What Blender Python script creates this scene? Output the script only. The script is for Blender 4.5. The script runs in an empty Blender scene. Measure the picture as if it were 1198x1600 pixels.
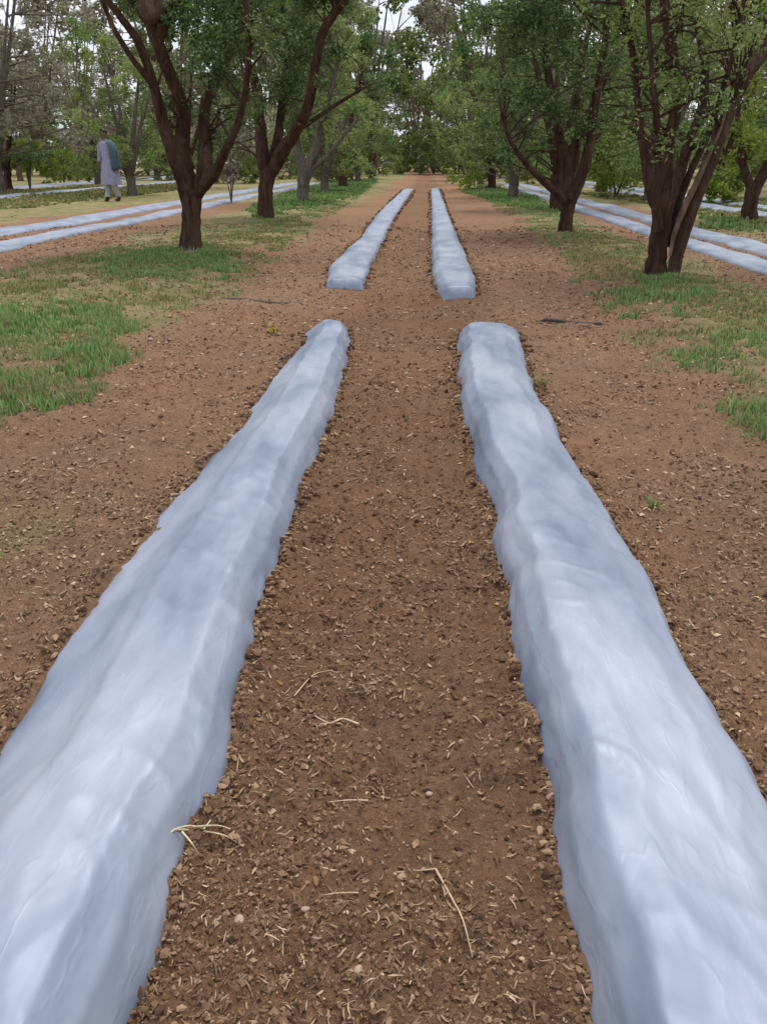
import bpy, math, random
import numpy as np
from mathutils import Vector, Matrix
random.seed(7)
RNG = np.random.default_rng(11)
sc = bpy.context.scene
col = sc.collection

# ------------------------------------------------------------------ camera
CAM_H = 1.0
F_PX, W_PX, H_PX = 1256.0, 1198.0, 1600.0
PITCH = math.atan(550 / F_PX)
YAW = math.radians(2.88)
cam_d = bpy.data.cameras.new('camera')
cam = bpy.data.objects.new('camera', cam_d); col.objects.link(cam)
cam.location = (0, 0, CAM_H)
cam.rotation_euler = (math.pi / 2 - PITCH, 0, YAW)
cam_d.sensor_fit = 'VERTICAL'; cam_d.sensor_height = 24.0
cam_d.lens = 24.0 * F_PX / H_PX
cam_d.clip_start = 0.05; cam_d.clip_end = 2000
sc.camera = cam
ROT = np.array(cam.rotation_euler.to_matrix())

def ray(px, py):
    d = ROT @ np.array([(px - W_PX / 2) / F_PX, -(py - H_PX / 2) / F_PX, -1.0])
    return d
def at_h(px, py, h=0.0):
    d = ray(px, py); t = (h - CAM_H) / d[2]
    return np.array([0, 0, CAM_H]) + d * t
def at_y(px, py, Y):
    d = ray(px, py); t = Y / d[1]
    return np.array([0, 0, CAM_H]) + d * t

# ------------------------------------------------------------------ world and light
world = bpy.data.worlds.new("World"); sc.world = world; world.use_nodes = True
nt = world.node_tree; nt.nodes.clear()
SUN_EL, SUN_AZ = math.radians(72), math.radians(20)
sky = nt.nodes.new('ShaderNodeTexSky'); sky.sky_type = 'NISHITA'; sky.sun_disc = False
sky.sun_elevation = SUN_EL; sky.sun_rotation = SUN_AZ
sky.air_density = 1.0; sky.dust_density = 3.0
cloudn = nt.nodes.new('ShaderNodeTexNoise'); cloudn.inputs['Scale'].default_value = 2.2
cloudn.inputs['Detail'].default_value = 5
tc = nt.nodes.new('ShaderNodeTexCoord'); nt.links.new(tc.outputs['Generated'], cloudn.inputs['Vector'])
cr = nt.nodes.new('ShaderNodeMapRange'); nt.links.new(cloudn.outputs['Fac'], cr.inputs['Value'])
cr.inputs['From Min'].default_value = 0.3; cr.inputs['From Max'].default_value = 0.7
cr.inputs['To Min'].default_value = 0.55; cr.inputs['To Max'].default_value = 0.92
mx = nt.nodes.new('ShaderNodeMix'); mx.data_type = 'RGBA'
nt.links.new(cr.outputs['Result'], mx.inputs['Factor'])
nt.links.new(sky.outputs['Color'], mx.inputs['A'])
mx.inputs['B'].default_value = (9.4, 9.7, 10.8, 1)
bg = nt.nodes.new('ShaderNodeBackground'); bg.inputs['Strength'].default_value = 0.10
nt.links.new(mx.outputs['Result'], bg.inputs['Color'])
wo = nt.nodes.new('ShaderNodeOutputWorld'); nt.links.new(bg.outputs['Background'], wo.inputs['Surface'])
sun_d = bpy.data.lights.new('sun', 'SUN'); sun_d.energy = 2.4; sun_d.angle = math.radians(28)
sun_d.color = (1.0, 0.96, 0.9)
sun = bpy.data.objects.new('sun', sun_d); col.objects.link(sun)
dirv = Vector((math.sin(SUN_AZ) * math.cos(SUN_EL), math.cos(SUN_AZ) * math.cos(SUN_EL), math.sin(SUN_EL)))
sun.rotation_euler = dirv.to_track_quat('Z', 'Y').to_euler()
sc.view_settings.view_transform = 'Standard'; sc.view_settings.look = 'None'
sc.view_settings.gamma = 1; sc.view_settings.use_curve_mapping = False
sc.view_settings.exposure = 0.30

# ------------------------------------------------------------------ helpers
def tag(o, label=None, cat=None, group=None, kind=None):
    if label: o['label'] = label
    if cat: o['category'] = cat
    if group: o['group'] = group
    if kind: o['kind'] = kind
    return o

def empty(name, loc=(0, 0, 0), rz=0):
    o = bpy.data.objects.new(name, None); col.objects.link(o)
    o.location = loc; o.rotation_euler = (0, 0, rz); o.empty_display_size = 0.1
    return o

def mesh_np(name, verts, faces, mat, parent=None, smooth=True, loop_counts=None):
    """verts (n,3); faces (m,k) array, or flat loops with loop_counts"""
    me = bpy.data.meshes.new(name)
    verts = np.asarray(verts, dtype=np.float32)
    if loop_counts is None:
        faces = np.asarray(faces, dtype=np.int32); k = faces.shape[1]
        counts = np.full(len(faces), k, dtype=np.int32); loops = faces.ravel()
    else:
        counts = np.asarray(loop_counts, dtype=np.int32); loops = np.asarray(faces, dtype=np.int32)
    me.vertices.add(len(verts)); me.vertices.foreach_set('co', verts.ravel())
    me.loops.add(len(loops)); me.loops.foreach_set('vertex_index', loops)
    me.polygons.add(len(counts))
    st = np.concatenate([[0], np.cumsum(counts)[:-1]]).astype(np.int32)
    me.polygons.foreach_set('loop_start', st)
    me.polygons.foreach_set('loop_total', counts)
    me.polygons.foreach_set('use_smooth', np.full(len(counts), smooth))
    me.update(calc_edges=True)
    if mat: me.materials.append(mat)
    o = bpy.data.objects.new(name, me); col.objects.link(o)
    if parent: o.parent = parent
    return o

def smooth01(t):
    t = np.clip(t, 0, 1); return t * t * (3 - 2 * t)

def _hash(ix, iy, seed):
    n = (ix.astype(np.int64) * 374761393 + iy.astype(np.int64) * 668265263 + seed * 974711) & 0x7fffffff
    n = ((n ^ (n >> 13)) * 1274126177) & 0x7fffffff
    n = n ^ (n >> 16)
    return (n & 0xffff) / 65535.0
def vnoise(x, y, seed=0):
    x = np.asarray(x, float); y = np.asarray(y, float)
    ix = np.floor(x); iy = np.floor(y); fx = x - ix; fy = y - iy
    fx = fx * fx * (3 - 2 * fx); fy = fy * fy * (3 - 2 * fy)
    a = _hash(ix, iy, seed); b = _hash(ix + 1, iy, seed); c = _hash(ix, iy + 1, seed); d = _hash(ix + 1, iy + 1, seed)
    return (a + (b - a) * fx) * (1 - fy) + (c + (d - c) * fx) * fy - 0.5
def fbm(x, y, scale, octaves=3, seed=0):
    s = 0; a = 1.0
    for i in range(octaves):
        s = s + a * vnoise(x * scale + 17.3 * i, y * scale - 9.1 * i, seed + i); scale = scale * 2.03; a *= 0.5
    return s

def ground_low(x, y):
    x = np.asarray(x, float); y = np.asarray(y, float)
    h = 0.035 * fbm(x, y, 0.7, 2, 3)
    # gentle crown along the tree rows, a slight hollow in the walking strip
    h = h - 0.025 * np.exp(-((x + 0.05) / 0.25) ** 2)
    h = h + 0.05 * np.exp(-((x + 2.9) / 0.9) ** 2) + 0.04 * np.exp(-((x - 2.2) / 0.8) ** 2)
    return h
EDGES = []
def ground_h(x, y):
    h = ground_low(x, y)
    x = np.asarray(x, float); y = np.asarray(y, float)
    for yy, a, b in EDGES:
        on = smooth01((y - yy[0] + 0.05) / 0.05) * smooth01((yy[-1] + 0.03 - y) / 0.05)
        amp = 0.006 + 0.030 * np.clip(fbm(x, y, 9.0, 3, 61) + 0.22, 0, 1)
        for d in (np.interp(y, yy, a) - x, x - np.interp(y, yy, b)):
            h = h + on * amp * np.exp(-(np.where(d > 0, d, d * 1.6) / 0.035) ** 2)
    near = np.clip(1.0 - (np.asarray(y) - 2) / 12.0, 0.25, 1)
    h = h + 0.030 * fbm(x, y, 5.0, 3, 21)
    h = h + 0.022 * near * fbm(x, y, 22.0, 3, 31) + 0.014 * near * np.abs(fbm(x, y, 55.0, 2, 41))
    return h

# ------------------------------------------------------------------ materials
def new_mat(name):
    m = bpy.data.materials.new(name); m.use_nodes = True
    n = m.node_tree; n.nodes.clear()
    out = n.nodes.new('ShaderNodeOutputMaterial'); b = n.nodes.new('ShaderNodeBsdfPrincipled')
    n.links.new(b.outputs['BSDF'], out.inputs['Surface'])
    return m, n, b, out
def ramp(n, stops, src=None, interp='LINEAR'):
    r = n.nodes.new('ShaderNodeValToRGB'); r.color_ramp.interpolation = interp
    el = r.color_ramp.elements
    while len(el) < len(stops): el.new(0.5)
    for e, (p, c) in zip(el, stops): e.position = p; e.color = (*c, 1)
    if src is not None: n.links.new(src, r.inputs['Fac'])
    return r
def noise(n, scale, detail=4, rough=0.55, vec=None, dist=0):
    t = n.nodes.new('ShaderNodeTexNoise'); t.inputs['Scale'].default_value = scale
    t.inputs['Detail'].default_value = detail; t.inputs['Roughness'].default_value = rough
    t.inputs['Distortion'].default_value = dist
    if vec is not None: n.links.new(vec, t.inputs['Vector'])
    return t
def mixc(n, fac, a, b, mode='MIX'):
    m = n.nodes.new('ShaderNodeMix'); m.data_type = 'RGBA'; m.blend_type = mode
    if isinstance(fac, (int, float)): m.inputs['Factor'].default_value = fac
    else: n.links.new(fac, m.inputs['Factor'])
    for s, v in (('A', a), ('B', b)):
        if isinstance(v, tuple): m.inputs[s].default_value = (*v, 1)
        else: n.links.new(v, m.inputs[s])
    return m.outputs['Result']
def bump(n, b, height, strength=0.5, dist=0.01):
    bp = n.nodes.new('ShaderNodeBump'); bp.inputs['Strength'].default_value = strength
    bp.inputs['Distance'].default_value = dist
    n.links.new(height, bp.inputs['Height']); n.links.new(bp.outputs['Normal'], b.inputs['Normal'])

def soil_material():
    m, n, b, out = new_mat('soil')
    co = n.nodes.new('ShaderNodeTexCoord').outputs['Object']
    big = noise(n, 1.3, 4, 0.6, co); mid = noise(n, 9, 5, 0.65, co); fine = noise(n, 70, 5, 0.75, co)
    c1 = ramp(n, [(0.30, (0.05, 0.027, 0.016)), (0.44, (0.13, 0.074, 0.041)), (0.56, (0.225, 0.138, 0.078)), (0.70, (0.44, 0.31, 0.19))], fine.outputs['Fac'])
    c2 = ramp(n, [(0.3, (0.085, 0.052, 0.032)), (0.5, (0.160, 0.098, 0.060)), (0.7, (0.24, 0.150, 0.092))], mid.outputs['Fac'])
    c = mixc(n, 0.5, c1.outputs['Color'], c2.outputs['Color'])
    c3 = ramp(n, [(0.35, (0.225, 0.118, 0.066)), (0.65, (0.165, 0.115, 0.075))], big.outputs['Fac'])
    c = mixc(n, 0.35, c, c3.outputs['Color'])
    dr = n.nodes.new('ShaderNodeAttribute'); dr.attribute_name = 'dryness'
    dry = mixc(n, 1.0, c, (1.52, 1.50, 1.48), 'MULTIPLY'); damp = mixc(n, 1.0, c, (1.12, 1.04, 0.95), 'MULTIPLY')
    c = mixc(n, dr.outputs['Fac'], damp, dry)
    at = n.nodes.new('ShaderNodeAttribute'); at.attribute_name = 'grassy'
    gn = noise(n, 14, 6, 0.8, co); gadd = n.nodes.new('ShaderNodeMath'); gadd.operation = 'MULTIPLY_ADD'
    n.links.new(at.outputs['Fac'], gadd.inputs[0]); gadd.inputs[1].default_value = 1.5
    sub = n.nodes.new('ShaderNodeMath'); sub.operation = 'SUBTRACT'; n.links.new(gn.outputs['Fac'], sub.inputs[0]); sub.inputs[1].default_value = 0.95
    n.links.new(sub.outputs[0], gadd.inputs[2])
    cl = n.nodes.new('ShaderNodeMapRange'); n.links.new(gadd.outputs[0], cl.inputs['Value'])
    cl.inputs['From Min'].default_value = -0.05; cl.inputs['From Max'].default_value = 0.5
    gcn = noise(n, 3.1, 5, 0.7, co)
    gc = ramp(n, [(0.34, (0.12, 0.145, 0.045)), (0.48, (0.22, 0.20, 0.085)), (0.6, (0.31, 0.235, 0.125)), (0.7, (0.28, 0.18, 0.105))], gcn.outputs['Fac'])
    c = mixc(n, cl.outputs['Result'], c, gc.outputs['Color'])
    n.links.new(c, b.inputs['Base Color']); b.inputs['Roughness'].default_value = 0.95
    b.inputs['Specular IOR Level'].default_value = 0.15
    ad = n.nodes.new('ShaderNodeMath'); ad.operation = 'ADD'
    n.links.new(mid.outputs['Fac'], ad.inputs[0]); n.links.new(fine.outputs['Fac'], ad.inputs[1])
    bump(n, b, ad.outputs[0], 1.0, 0.022)
    return m

def island_material(name, stops, rough=0.8, spec=0.2, translucent=0.0, bumpscale=None):
    m, n, b, out = new_mat(name)
    g = n.nodes.new('ShaderNodeNewGeometry')
    r = ramp(n, stops, g.outputs['Random Per Island'])
    n.links.new(r.outputs['Color'], b.inputs['Base Color'])
    b.inputs['Roughness'].default_value = rough; b.inputs['Specular IOR Level'].default_value = spec
    if translucent:
        t = n.nodes.new('ShaderNodeBsdfTranslucent'); ms = n.nodes.new('ShaderNodeMixShader')
        ms.inputs[0].default_value = translucent
        n.links.new(r.outputs['Color'], t.inputs['Color'])
        n.links.new(b.outputs['BSDF'], ms.inputs[1]); n.links.new(t.outputs['BSDF'], ms.inputs[2])
        n.links.new(ms.outputs[0], out.inputs['Surface'])
    if bumpscale:
        co = n.nodes.new('ShaderNodeTexCoord').outputs['Object']
        nn = noise(n, bumpscale, 4, 0.6, co); bump(n, b, nn.outputs['Fac'], 0.5, 0.005)
    return m

def film_material():
    m, n, b, out = new_mat('silver_plastic_film')
    co = n.nodes.new('ShaderNodeTexCoord').outputs['Object']
    mpb = n.nodes.new('ShaderNodeMapping'); n.links.new(co, mpb.inputs['Vector']); mpb.inputs['Scale'].default_value = (1, 0.4, 1)
    big = noise(n, 5.0, 4, 0.55, mpb.outputs['Vector'])
    c = ramp(n, [(0.32, (0.15, 0.185, 0.25)), (0.48, (0.235, 0.27, 0.34)), (0.66, (0.315, 0.34, 0.405))], big.outputs['Fac']).outputs['Color']
    at = n.nodes.new('ShaderNodeAttribute'); at.attribute_name = 'soiled'
    dn = noise(n, 38, 6, 0.75, co)
    ml = n.nodes.new('ShaderNodeMath'); ml.operation = 'ADD'
    n.links.new(at.outputs['Fac'], ml.inputs[0]); n.links.new(dn.outputs['Fac'], ml.inputs[1])
    mr = n.nodes.new('ShaderNodeMapRange'); n.links.new(ml.outputs[0], mr.inputs['Value'])
    mr.inputs['From Min'].default_value = 0.95; mr.inputs['From Max'].default_value = 1.35
    c = mixc(n, mr.outputs['Result'], c, (0.30, 0.20, 0.13))
    # light dust speckle
    sp = noise(n, 160, 3, 0.7, co)
    spr = n.nodes.new('ShaderNodeMapRange'); n.links.new(sp.outputs['Fac'], spr.inputs['Value'])
    spr.inputs['From Min'].default_value = 0.64; spr.inputs['From Max'].default_value = 0.78; spr.inputs['To Max'].default_value = 0.35
    c = mixc(n, spr.outputs['Result'], c, (0.36, 0.28, 0.22))
    n.links.new(c, b.inputs['Base Color'])
    b.inputs['Metallic'].default_value = 0.3
    b.inputs['Roughness'].default_value = 0.52; b.inputs['Specular IOR Level'].default_value = 0.4
    mp = n.nodes.new('ShaderNodeMapping'); n.links.new(co, mp.inputs['Vector']); mp.inputs['Scale'].default_value = (1, 0.45, 1)
    wn = noise(n, 13, 3, 0.5, mp.outputs['Vector'], 0.5)
    mp2 = n.nodes.new('ShaderNodeMapping'); n.links.new(co, mp2.inputs['Vector']); mp2.inputs['Scale'].default_value = (1, 0.35, 1); mp2.inputs['Rotation'].default_value = (0, 0, 0.5)
    cn = noise(n, 11, 3, 0.5, mp2.outputs['Vector'], 0.1)
    rd = n.nodes.new('ShaderNodeMath'); rd.operation = 'SUBTRACT'; n.links.new(cn.outputs['Fac'], rd.inputs[0]); rd.inputs[1].default_value = 0.5
    ab = n.nodes.new('ShaderNodeMath'); ab.operation = 'ABSOLUTE'; n.links.new(rd.outputs[0], ab.inputs[0])
    mn = n.nodes.new('ShaderNodeMath'); mn.operation = 'MINIMUM'; n.links.new(ab.outputs[0], mn.inputs[0]); mn.inputs[1].default_value = 0.03
    sm = n.nodes.new('ShaderNodeMath'); sm.operation = 'MULTIPLY_ADD'; n.links.new(mn.outputs[0], sm.inputs[0]); sm.inputs[1].default_value = -3.0; n.links.new(wn.outputs['Fac'], sm.inputs[2])
    bump(n, b, sm.outputs[0], 0.32, 0.011)
    return m

def bark_material(name, dark, light, scale=14):
    m, n, b, out = new_mat(name)
    co = n.nodes.new('ShaderNodeTexCoord').outputs['Object']
    mp = n.nodes.new('ShaderNodeMapping'); n.links.new(co, mp.inputs['Vector']); mp.inputs['Scale'].default_value = (1, 1, 0.22)
    v = noise(n, scale, 6, 0.7, mp.outputs['Vector'], 0.8)
    c = ramp(n, [(0.3, dark), (0.5, tuple((a + b_) / 2 for a, b_ in zip(dark, light))), (0.68, light)], v.outputs['Fac'])
    li = noise(n, 5, 5, 0.7, co); lr = n.nodes.new('ShaderNodeMapRange'); n.links.new(li.outputs['Fac'], lr.inputs['Value'])
    lr.inputs['From Min'].default_value = 0.52; lr.inputs['From Max'].default_value = 0.68; lr.inputs['To Max'].default_value = 0.4
    cc = mixc(n, lr.outputs['Result'], c.outputs['Color'], tuple(min(1, 0.35 * x + 0.6 * g_) for x, g_ in zip(light, (0.17, 0.155, 0.12))))
    n.links.new(cc, b.inputs['Base Color'])
    b.inputs['Roughness'].default_value = 0.9; b.inputs['Specular IOR Level'].default_value = 0.15
    bump(n, b, v.outputs['Fac'], 1.0, 0.05)
    return m
def plain(name, c, rough=0.7, var=0.15, scale=20):
    m, n, b, out = new_mat(name)
    co = n.nodes.new('ShaderNodeTexCoord').outputs['Object']
    v = noise(n, scale, 4, 0.6, co)
    r = ramp(n, [(0.3, tuple(x * (1 - var) for x in c)), (0.7, tuple(min(1, x * (1 + var)) for x in c))], v.outputs['Fac'])
    n.links.new(r.outputs['Color'], b.inputs['Base Color']); b.inputs['Roughness'].default_value = rough
    bump(n, b, v.outputs['Fac'], 0.3, 0.005)
    return m

M_SOIL = soil_material()
M_FILM = film_material()
M_CRUMB = island_material('soil_crumbs', [(0.0, (0.055, 0.031, 0.019)), (0.35, (0.13, 0.077, 0.046)), (0.8, (0.20, 0.125, 0.075)), (0.98, (0.30, 0.20, 0.125))], 0.95, 0.1)
M_STRAW = island_material('dry_straw', [(0.0, (0.09, 0.052, 0.03)), (0.6, (0.21, 0.135, 0.08)), (0.92, (0.40, 0.29, 0.18)), (1.0, (0.52, 0.41, 0.28))], 0.8, 0.2, 0.1)
M_LITTER = island_material('leaf_litter', [(0.0, (0.07, 0.045, 0.02)), (0.5, (0.15, 0.085, 0.042)), (0.9, (0.26, 0.16, 0.08)), (1.0, (0.38, 0.27, 0.15))], 0.85, 0.2, 0.15)
M_GRASS = island_material('green_grass', [(0.0, (0.055, 0.12, 0.03)), (0.4, (0.13, 0.27, 0.07)), (0.8, (0.23, 0.39, 0.12)), (1.0, (0.42, 0.42, 0.20))], 0.6, 0.25, 0.35)
M_OLIVE = island_material('dry_grass', [(0.0, (0.11, 0.14, 0.035)), (0.5, (0.25, 0.24, 0.09)), (1.0, (0.42, 0.33, 0.17))], 0.7, 0.2, 0.3)
M_LEAF = island_material('dark_foliage', [(0.0, (0.025, 0.055, 0.018)), (0.5, (0.075, 0.15, 0.04)), (0.85, (0.16, 0.27, 0.075)), (1.0, (0.36, 0.45, 0.18))], 0.5, 0.4, 0.45)
M_LEAF2 = island_material('mid_foliage', [(0.0, (0.045, 0.09, 0.025)), (0.5, (0.17, 0.27, 0.065)), (0.9, (0.33, 0.43, 0.13)), (1.0, (0.45, 0.52, 0.26))], 0.55, 0.3, 0.42)
M_LEAF3 = island_material('bright_foliage', [(0.0, (0.08, 0.14, 0.015)), (0.5, (0.22, 0.34, 0.04)), (1.0, (0.42, 0.52, 0.11))], 0.55, 0.3, 0.4)
M_LEAF4 = island_material('dusty_foliage', [(0.0, (0.17, 0.165, 0.11)), (0.5, (0.37, 0.34, 0.25)), (1.0, (0.58, 0.53, 0.43))], 0.75, 0.2, 0.3)
def clump_variation(m, tint, scale=1.1, amount=0.75):
    n = m.node_tree; r = [x for x in n.nodes if x.type == 'VALTORGB'][0]
    dst = [l.to_socket for l in n.links if l.from_socket == r.outputs['Color']]
    co = n.nodes.new('ShaderNodeNewGeometry').outputs['Position']
    v = noise(n, scale, 3, 0.6, co)
    mr = n.nodes.new('ShaderNodeMapRange'); n.links.new(v.outputs['Fac'], mr.inputs['Value'])
    mr.inputs['From Min'].default_value = 0.42; mr.inputs['From Max'].default_value = 0.66; mr.inputs['To Max'].default_value = amount
    c = mixc(n, mr.outputs['Result'], r.outputs['Color'], tint, 'MIX')
    for d in dst: n.links.new(c, d)
clump_variation(M_LEAF, (0.19, 0.23, 0.07)); clump_variation(M_LEAF2, (0.34, 0.38, 0.13), 1.0, 0.9); clump_variation(M_LEAF3, (0.26, 0.26, 0.05), 1.4, 0.6)
clump_variation(M_GRASS, (0.27, 0.28, 0.12), 4.0, 0.65); clump_variation(M_LEAF4, (0.24, 0.26, 0.13), 0.8, 0.6)
M_BARK = bark_material('dark_bark', (0.020, 0.012, 0.009), (0.118, 0.064, 0.043))
M_BARK2 = bark_material('pale_bark', (0.05, 0.028, 0.020), (0.30, 0.195, 0.14), 22)
M_BARK3 = bark_material('grey_bark', (0.06, 0.05, 0.04), (0.22, 0.19, 0.155))

# ------------------------------------------------------------------ ground
def grow(start, stop, step, rate, smax):
    out = [start]; s = step
    while out[-1] < stop:
        out.append(out[-1] + s); s = min(s * rate, smax)
    return out
xr = grow(1.15, 130, 0.009, 1.035, 4); xl = [-v for v in grow(1.15, 130, 0.009, 1.035, 4)][::-1]
xs = np.array(xl + list(np.arange(-1.142, 1.145, 0.0065)) + xr)
ys = [-8, -5, -3, -2, -1.2, -0.6, -0.1, 0.2, 0.35]
while ys[-1] < 260: ys.append(ys[-1] + max(0.0058, 0.0066 * ys[-1] ** 1.06) if ys[-1] < 12 else ys[-1] * 1.022)
ys = np.array(ys)
GX, GY = np.meshgrid(xs, ys)
def grassy_mask(x, y):
    g = np.zeros_like(x)
    n1 = fbm(x, y, 0.9, 3, 77)
    xx = x + 0.7 * n1
    def band(a, b, s): return smooth01((xx - a) / s) * smooth01((b - xx) / s)
    far = smooth01((y - 2.5) / 3.0)
    g = np.maximum(g, 0.66 * band(-4.6, -1.35, 0.9) * smooth01((y - 2.6) / 2.5))
    g = np.maximum(g, 0.66 * band(1.35, 3.1, 0.6) * smooth01((y - 2.0) / 2.0))
    g = np.maximum(g, 0.60 * band(0.68, 2.2, 0.25) * smooth01((2.3 - y) / 0.8))
    g = np.maximum(g, 0.50 * band(-2.6, -1.0, 0.3) * smooth01((2.9 - y) / 1.0))
    g = np.maximum(g, 0.9 * smooth01((-xx - 6.9) / 0.5))
    g = np.maximum(g, 0.9 * smooth01((xx - 4.5) / 0.4))
    g = np.maximum(g, 0.8 * smooth01((np.abs(xx) - 1.0) / 1.0) * smooth01((y - 16) / 10))
    return g
# ------------------------------------------------------------------ plastic covered beds
def film_bed(name, path, prof, height, label, group, step=0.012, nt_=56, cap_near=None, cap_far=None, seed=0, wrinkle=1.0, maxstep=None):
    """path: list of (xl, xr, y) world; prof: list of (t, h, inset) ; rounded ends of length cap"""
    P = np.array(sorted(path, key=lambda p: p[2]))
    y0, y1 = P[0, 2], P[-1, 2]
    yy = [y0]
    while yy[-1] < y1:
        s = max(step, step * 0.45 * yy[-1]) if maxstep is None else min(maxstep, max(step, step * 0.45 * yy[-1]))
        yy.append(yy[-1] + s)
    yy[-1] = y1; yy = np.array(yy)
    XL = np.interp(yy, P[:, 2], P[:, 0]); XR = np.interp(yy, P[:, 2], P[:, 1])
    XL = XL + 0.020 * fbm(yy, yy * 0, 4.5, 3, seed + 1) + 0.006 * fbm(yy, yy * 0, 15, 3, seed + 7)
    XR = XR + 0.020 * fbm(yy, yy * 0 + 5, 4.5, 3, seed + 2) + 0.006 * fbm(yy, yy * 0, 15, 3, seed + 8)
    cs = np.ones_like(yy); hs = np.ones_like(yy)
    if cap_near:
        t = np.clip((yy - y0) / cap_near, 0, 1); r = np.sqrt(np.clip(1 - (1 - t) ** 2, 0, 1)); cs *= 0.25 + 0.75 * r; hs *= r
    if cap_far:
        t = np.clip((y1 - yy) / cap_far, 0, 1); r = np.sqrt(np.clip(1 - (1 - t) ** 2, 0, 1)); cs *= 0.25 + 0.75 * r; hs *= r
    pr = np.array(prof)
    s = np.linspace(0, 1, nt_)
    # arc-length-ish resampling of the profile
    d = np.concatenate([[0], np.cumsum(np.hypot(np.diff(pr[:, 0]) * 3, np.diff(pr[:, 1])))]); d /= d[-1]
    tt = np.interp(s, d, pr[:, 0]); hh = np.interp(s, d, pr[:, 1])
    for _ in range(2):
        hh[1:-1] = (hh[:-2] + 2 * hh[1:-1] + hh[2:]) / 4; tt[1:-1] = (tt[:-2] + 2 * tt[1:-1] + tt[2:]) / 4
    C = (XL + XR) / 2; Wd = (XR - XL) * cs
    X = C[:, None] + (tt[None, :] - 0.5) * Wd[:, None]
    Y = np.repeat(yy[:, None], nt_, 1)
    eL = (1 - smooth01(s / 0.14))[None, :]; eR = (1 - smooth01((1 - s) / 0.14))[None, :]
    X = X - eL * (0.020 * np.abs(fbm(Y * 1.0, X * 0 + 3, 6, 5, seed + 41)) - 0.006) * hs[:, None] + eR * (0.020 * np.abs(fbm(Y * 1.0, X * 0 + 9, 7, 5, seed + 43)) - 0.006) * hs[:, None]
    H = hh[None, :] * height * hs[:, None]
    hv = 1 + 0.22 * fbm(yy, yy * 0, 1.6, 2, seed + 5)
    H = H * hv[:, None]
    top = smooth01(np.clip(hh, 0, 1))[None, :]
    dfac = np.clip(1 / (1 + yy / 25), 0.3, 1)[:, None]
    w = 0.015 * fbm(X * 1.6, Y * 0.7, 2.6, 2, seed + 11) + 0.0045 * fbm(X * 2.0 + Y * 0.45, Y * 0.35, 8.0, 2, seed + 13)
    rid = 1 - 2 * np.abs(fbm(X * 1.8 + 0.4 * Y, Y * 0.55 - X * 0.5, 6.0, 2, seed + 17)); w = w + 0.0045 * (rid - 0.75)
    cre = 1 - 2 * np.abs(vnoise(X * 7 - Y * 2.0, Y * 9 + X * 6, seed + 19)); w = w + 0.003 * np.clip(cre - 0.6, 0, 1) / 0.4 * (vnoise(X * 2.5, Y * 1.5, seed + 31) > -0.05)
    Z = H + w * wrinkle * (0.25 + 0.75 * top) * hs[:, None]
    edge = np.minimum(s, 1 - s)
    Z = Z - 0.022 * (1 - smooth01(edge / 0.05))[None, :]
    Z = Z + ground_low(X, Y)
    # sag of the sheet on its sides: outline pushed in and out
    X = X + 0.007 * wrinkle * fbm(Y, Z * 3, 7.0, 2, seed + 23) * (np.sin(np.pi * s) ** 0.5)[None, :]
    ny_, nx_ = X.shape; ii = np.arange(nx_ * ny_).reshape(ny_, nx_)
    f = np.stack([ii[:-1, :-1], ii[:-1, 1:], ii[1:, 1:], ii[1:, :-1]], -1).reshape(-1, 4)
    V = np.stack([X, Y, Z], -1).reshape(-1, 3)
    loops = list(f.ravel()); counts = [4] * len(f)
    if not cap_near: # the cut end hangs straight down
        base = len(V); q = V[ii[0]].copy(); q[:, 2] = ground_low(q[:, 0], q[:, 1]) - 0.02; q[:, 1] -= 0.012
        V = np.vstack([V, q])
        for k in range(nx_ - 1): loops += [base + k, base + k + 1, ii[0][k + 1], ii[0][k]]; counts.append(4)
    loc = (float(C[0]), float(y0), 0.0)
    V = V - np.array(loc)
    o = mesh_np(name, V, np.array(loops), M_FILM, loop_counts=counts)
    o.location = loc
    so = np.repeat((1 - smooth01(edge / 0.10))[None, :], ny_, 0).ravel() * 0.75
    if len(so) < len(V): so = np.concatenate([so, np.full(len(V) - len(so), 0.6)])
    a = o.data.attributes.new('soiled', 'FLOAT', 'POINT'); a.data.foreach_set('value', so.astype(np.float32))
    tag(o, label, 'plastic covered bed', group)
    return o, (yy, C - Wd / 2, C + Wd / 2)

def px_path(left, right, h=0.02):
    L = np.array([at_h(x, y, h) for x, y in left]); R = np.array([at_h(x, y, h) for x, y in right])
    L = L[L[:, 1].argsort()]; R = R[R[:, 1].argsort()]
    ya, yb = max(L[0, 1], R[0, 1]), min(L[-1, 1], R[-1, 1])
    g = np.linspace(ya, yb, 40)
    return [(float(np.interp(v, L[:, 1], L[:, 0])), float(np.interp(v, R[:, 1], R[:, 0])), float(v)) for v in g]

G_NEAR = 'plastic covered beds beside the walking strip'
nl = px_path([(-520, 1820), (-358, 1600), (0, 1150), (95, 1000), (172, 897), (250, 800), (300, 746), (355, 684), (401, 625), (440, 570), (472, 540), (476, 512)],
             [(130, 1820), (200, 1600), (215, 1545), (250, 1485), (265, 1425), (280, 1340), (320, 1275), (362, 1200), (380, 1120), (395, 1045), (415, 930), (445, 880), (465, 800), (475, 740), (510, 680), (530, 620), (546, 560), (549, 512)])
PROF_L = [(0, 0), (0.03, 0.12), (0.40, 0.88), (0.44, 0.98), (0.62, 1.0), (0.80, 0.94), (0.91, 0.62), (0.96, 0.30), (1.0, 0)]
bl, EDGE_NL = film_bed('film_covered_bed', nl, PROF_L, 0.112, 'wide silver blue plastic covered bed at lower left with a long crease down its flank', G_NEAR,
                       step=0.008, nt_=110, cap_far=0.28, seed=100)
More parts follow.
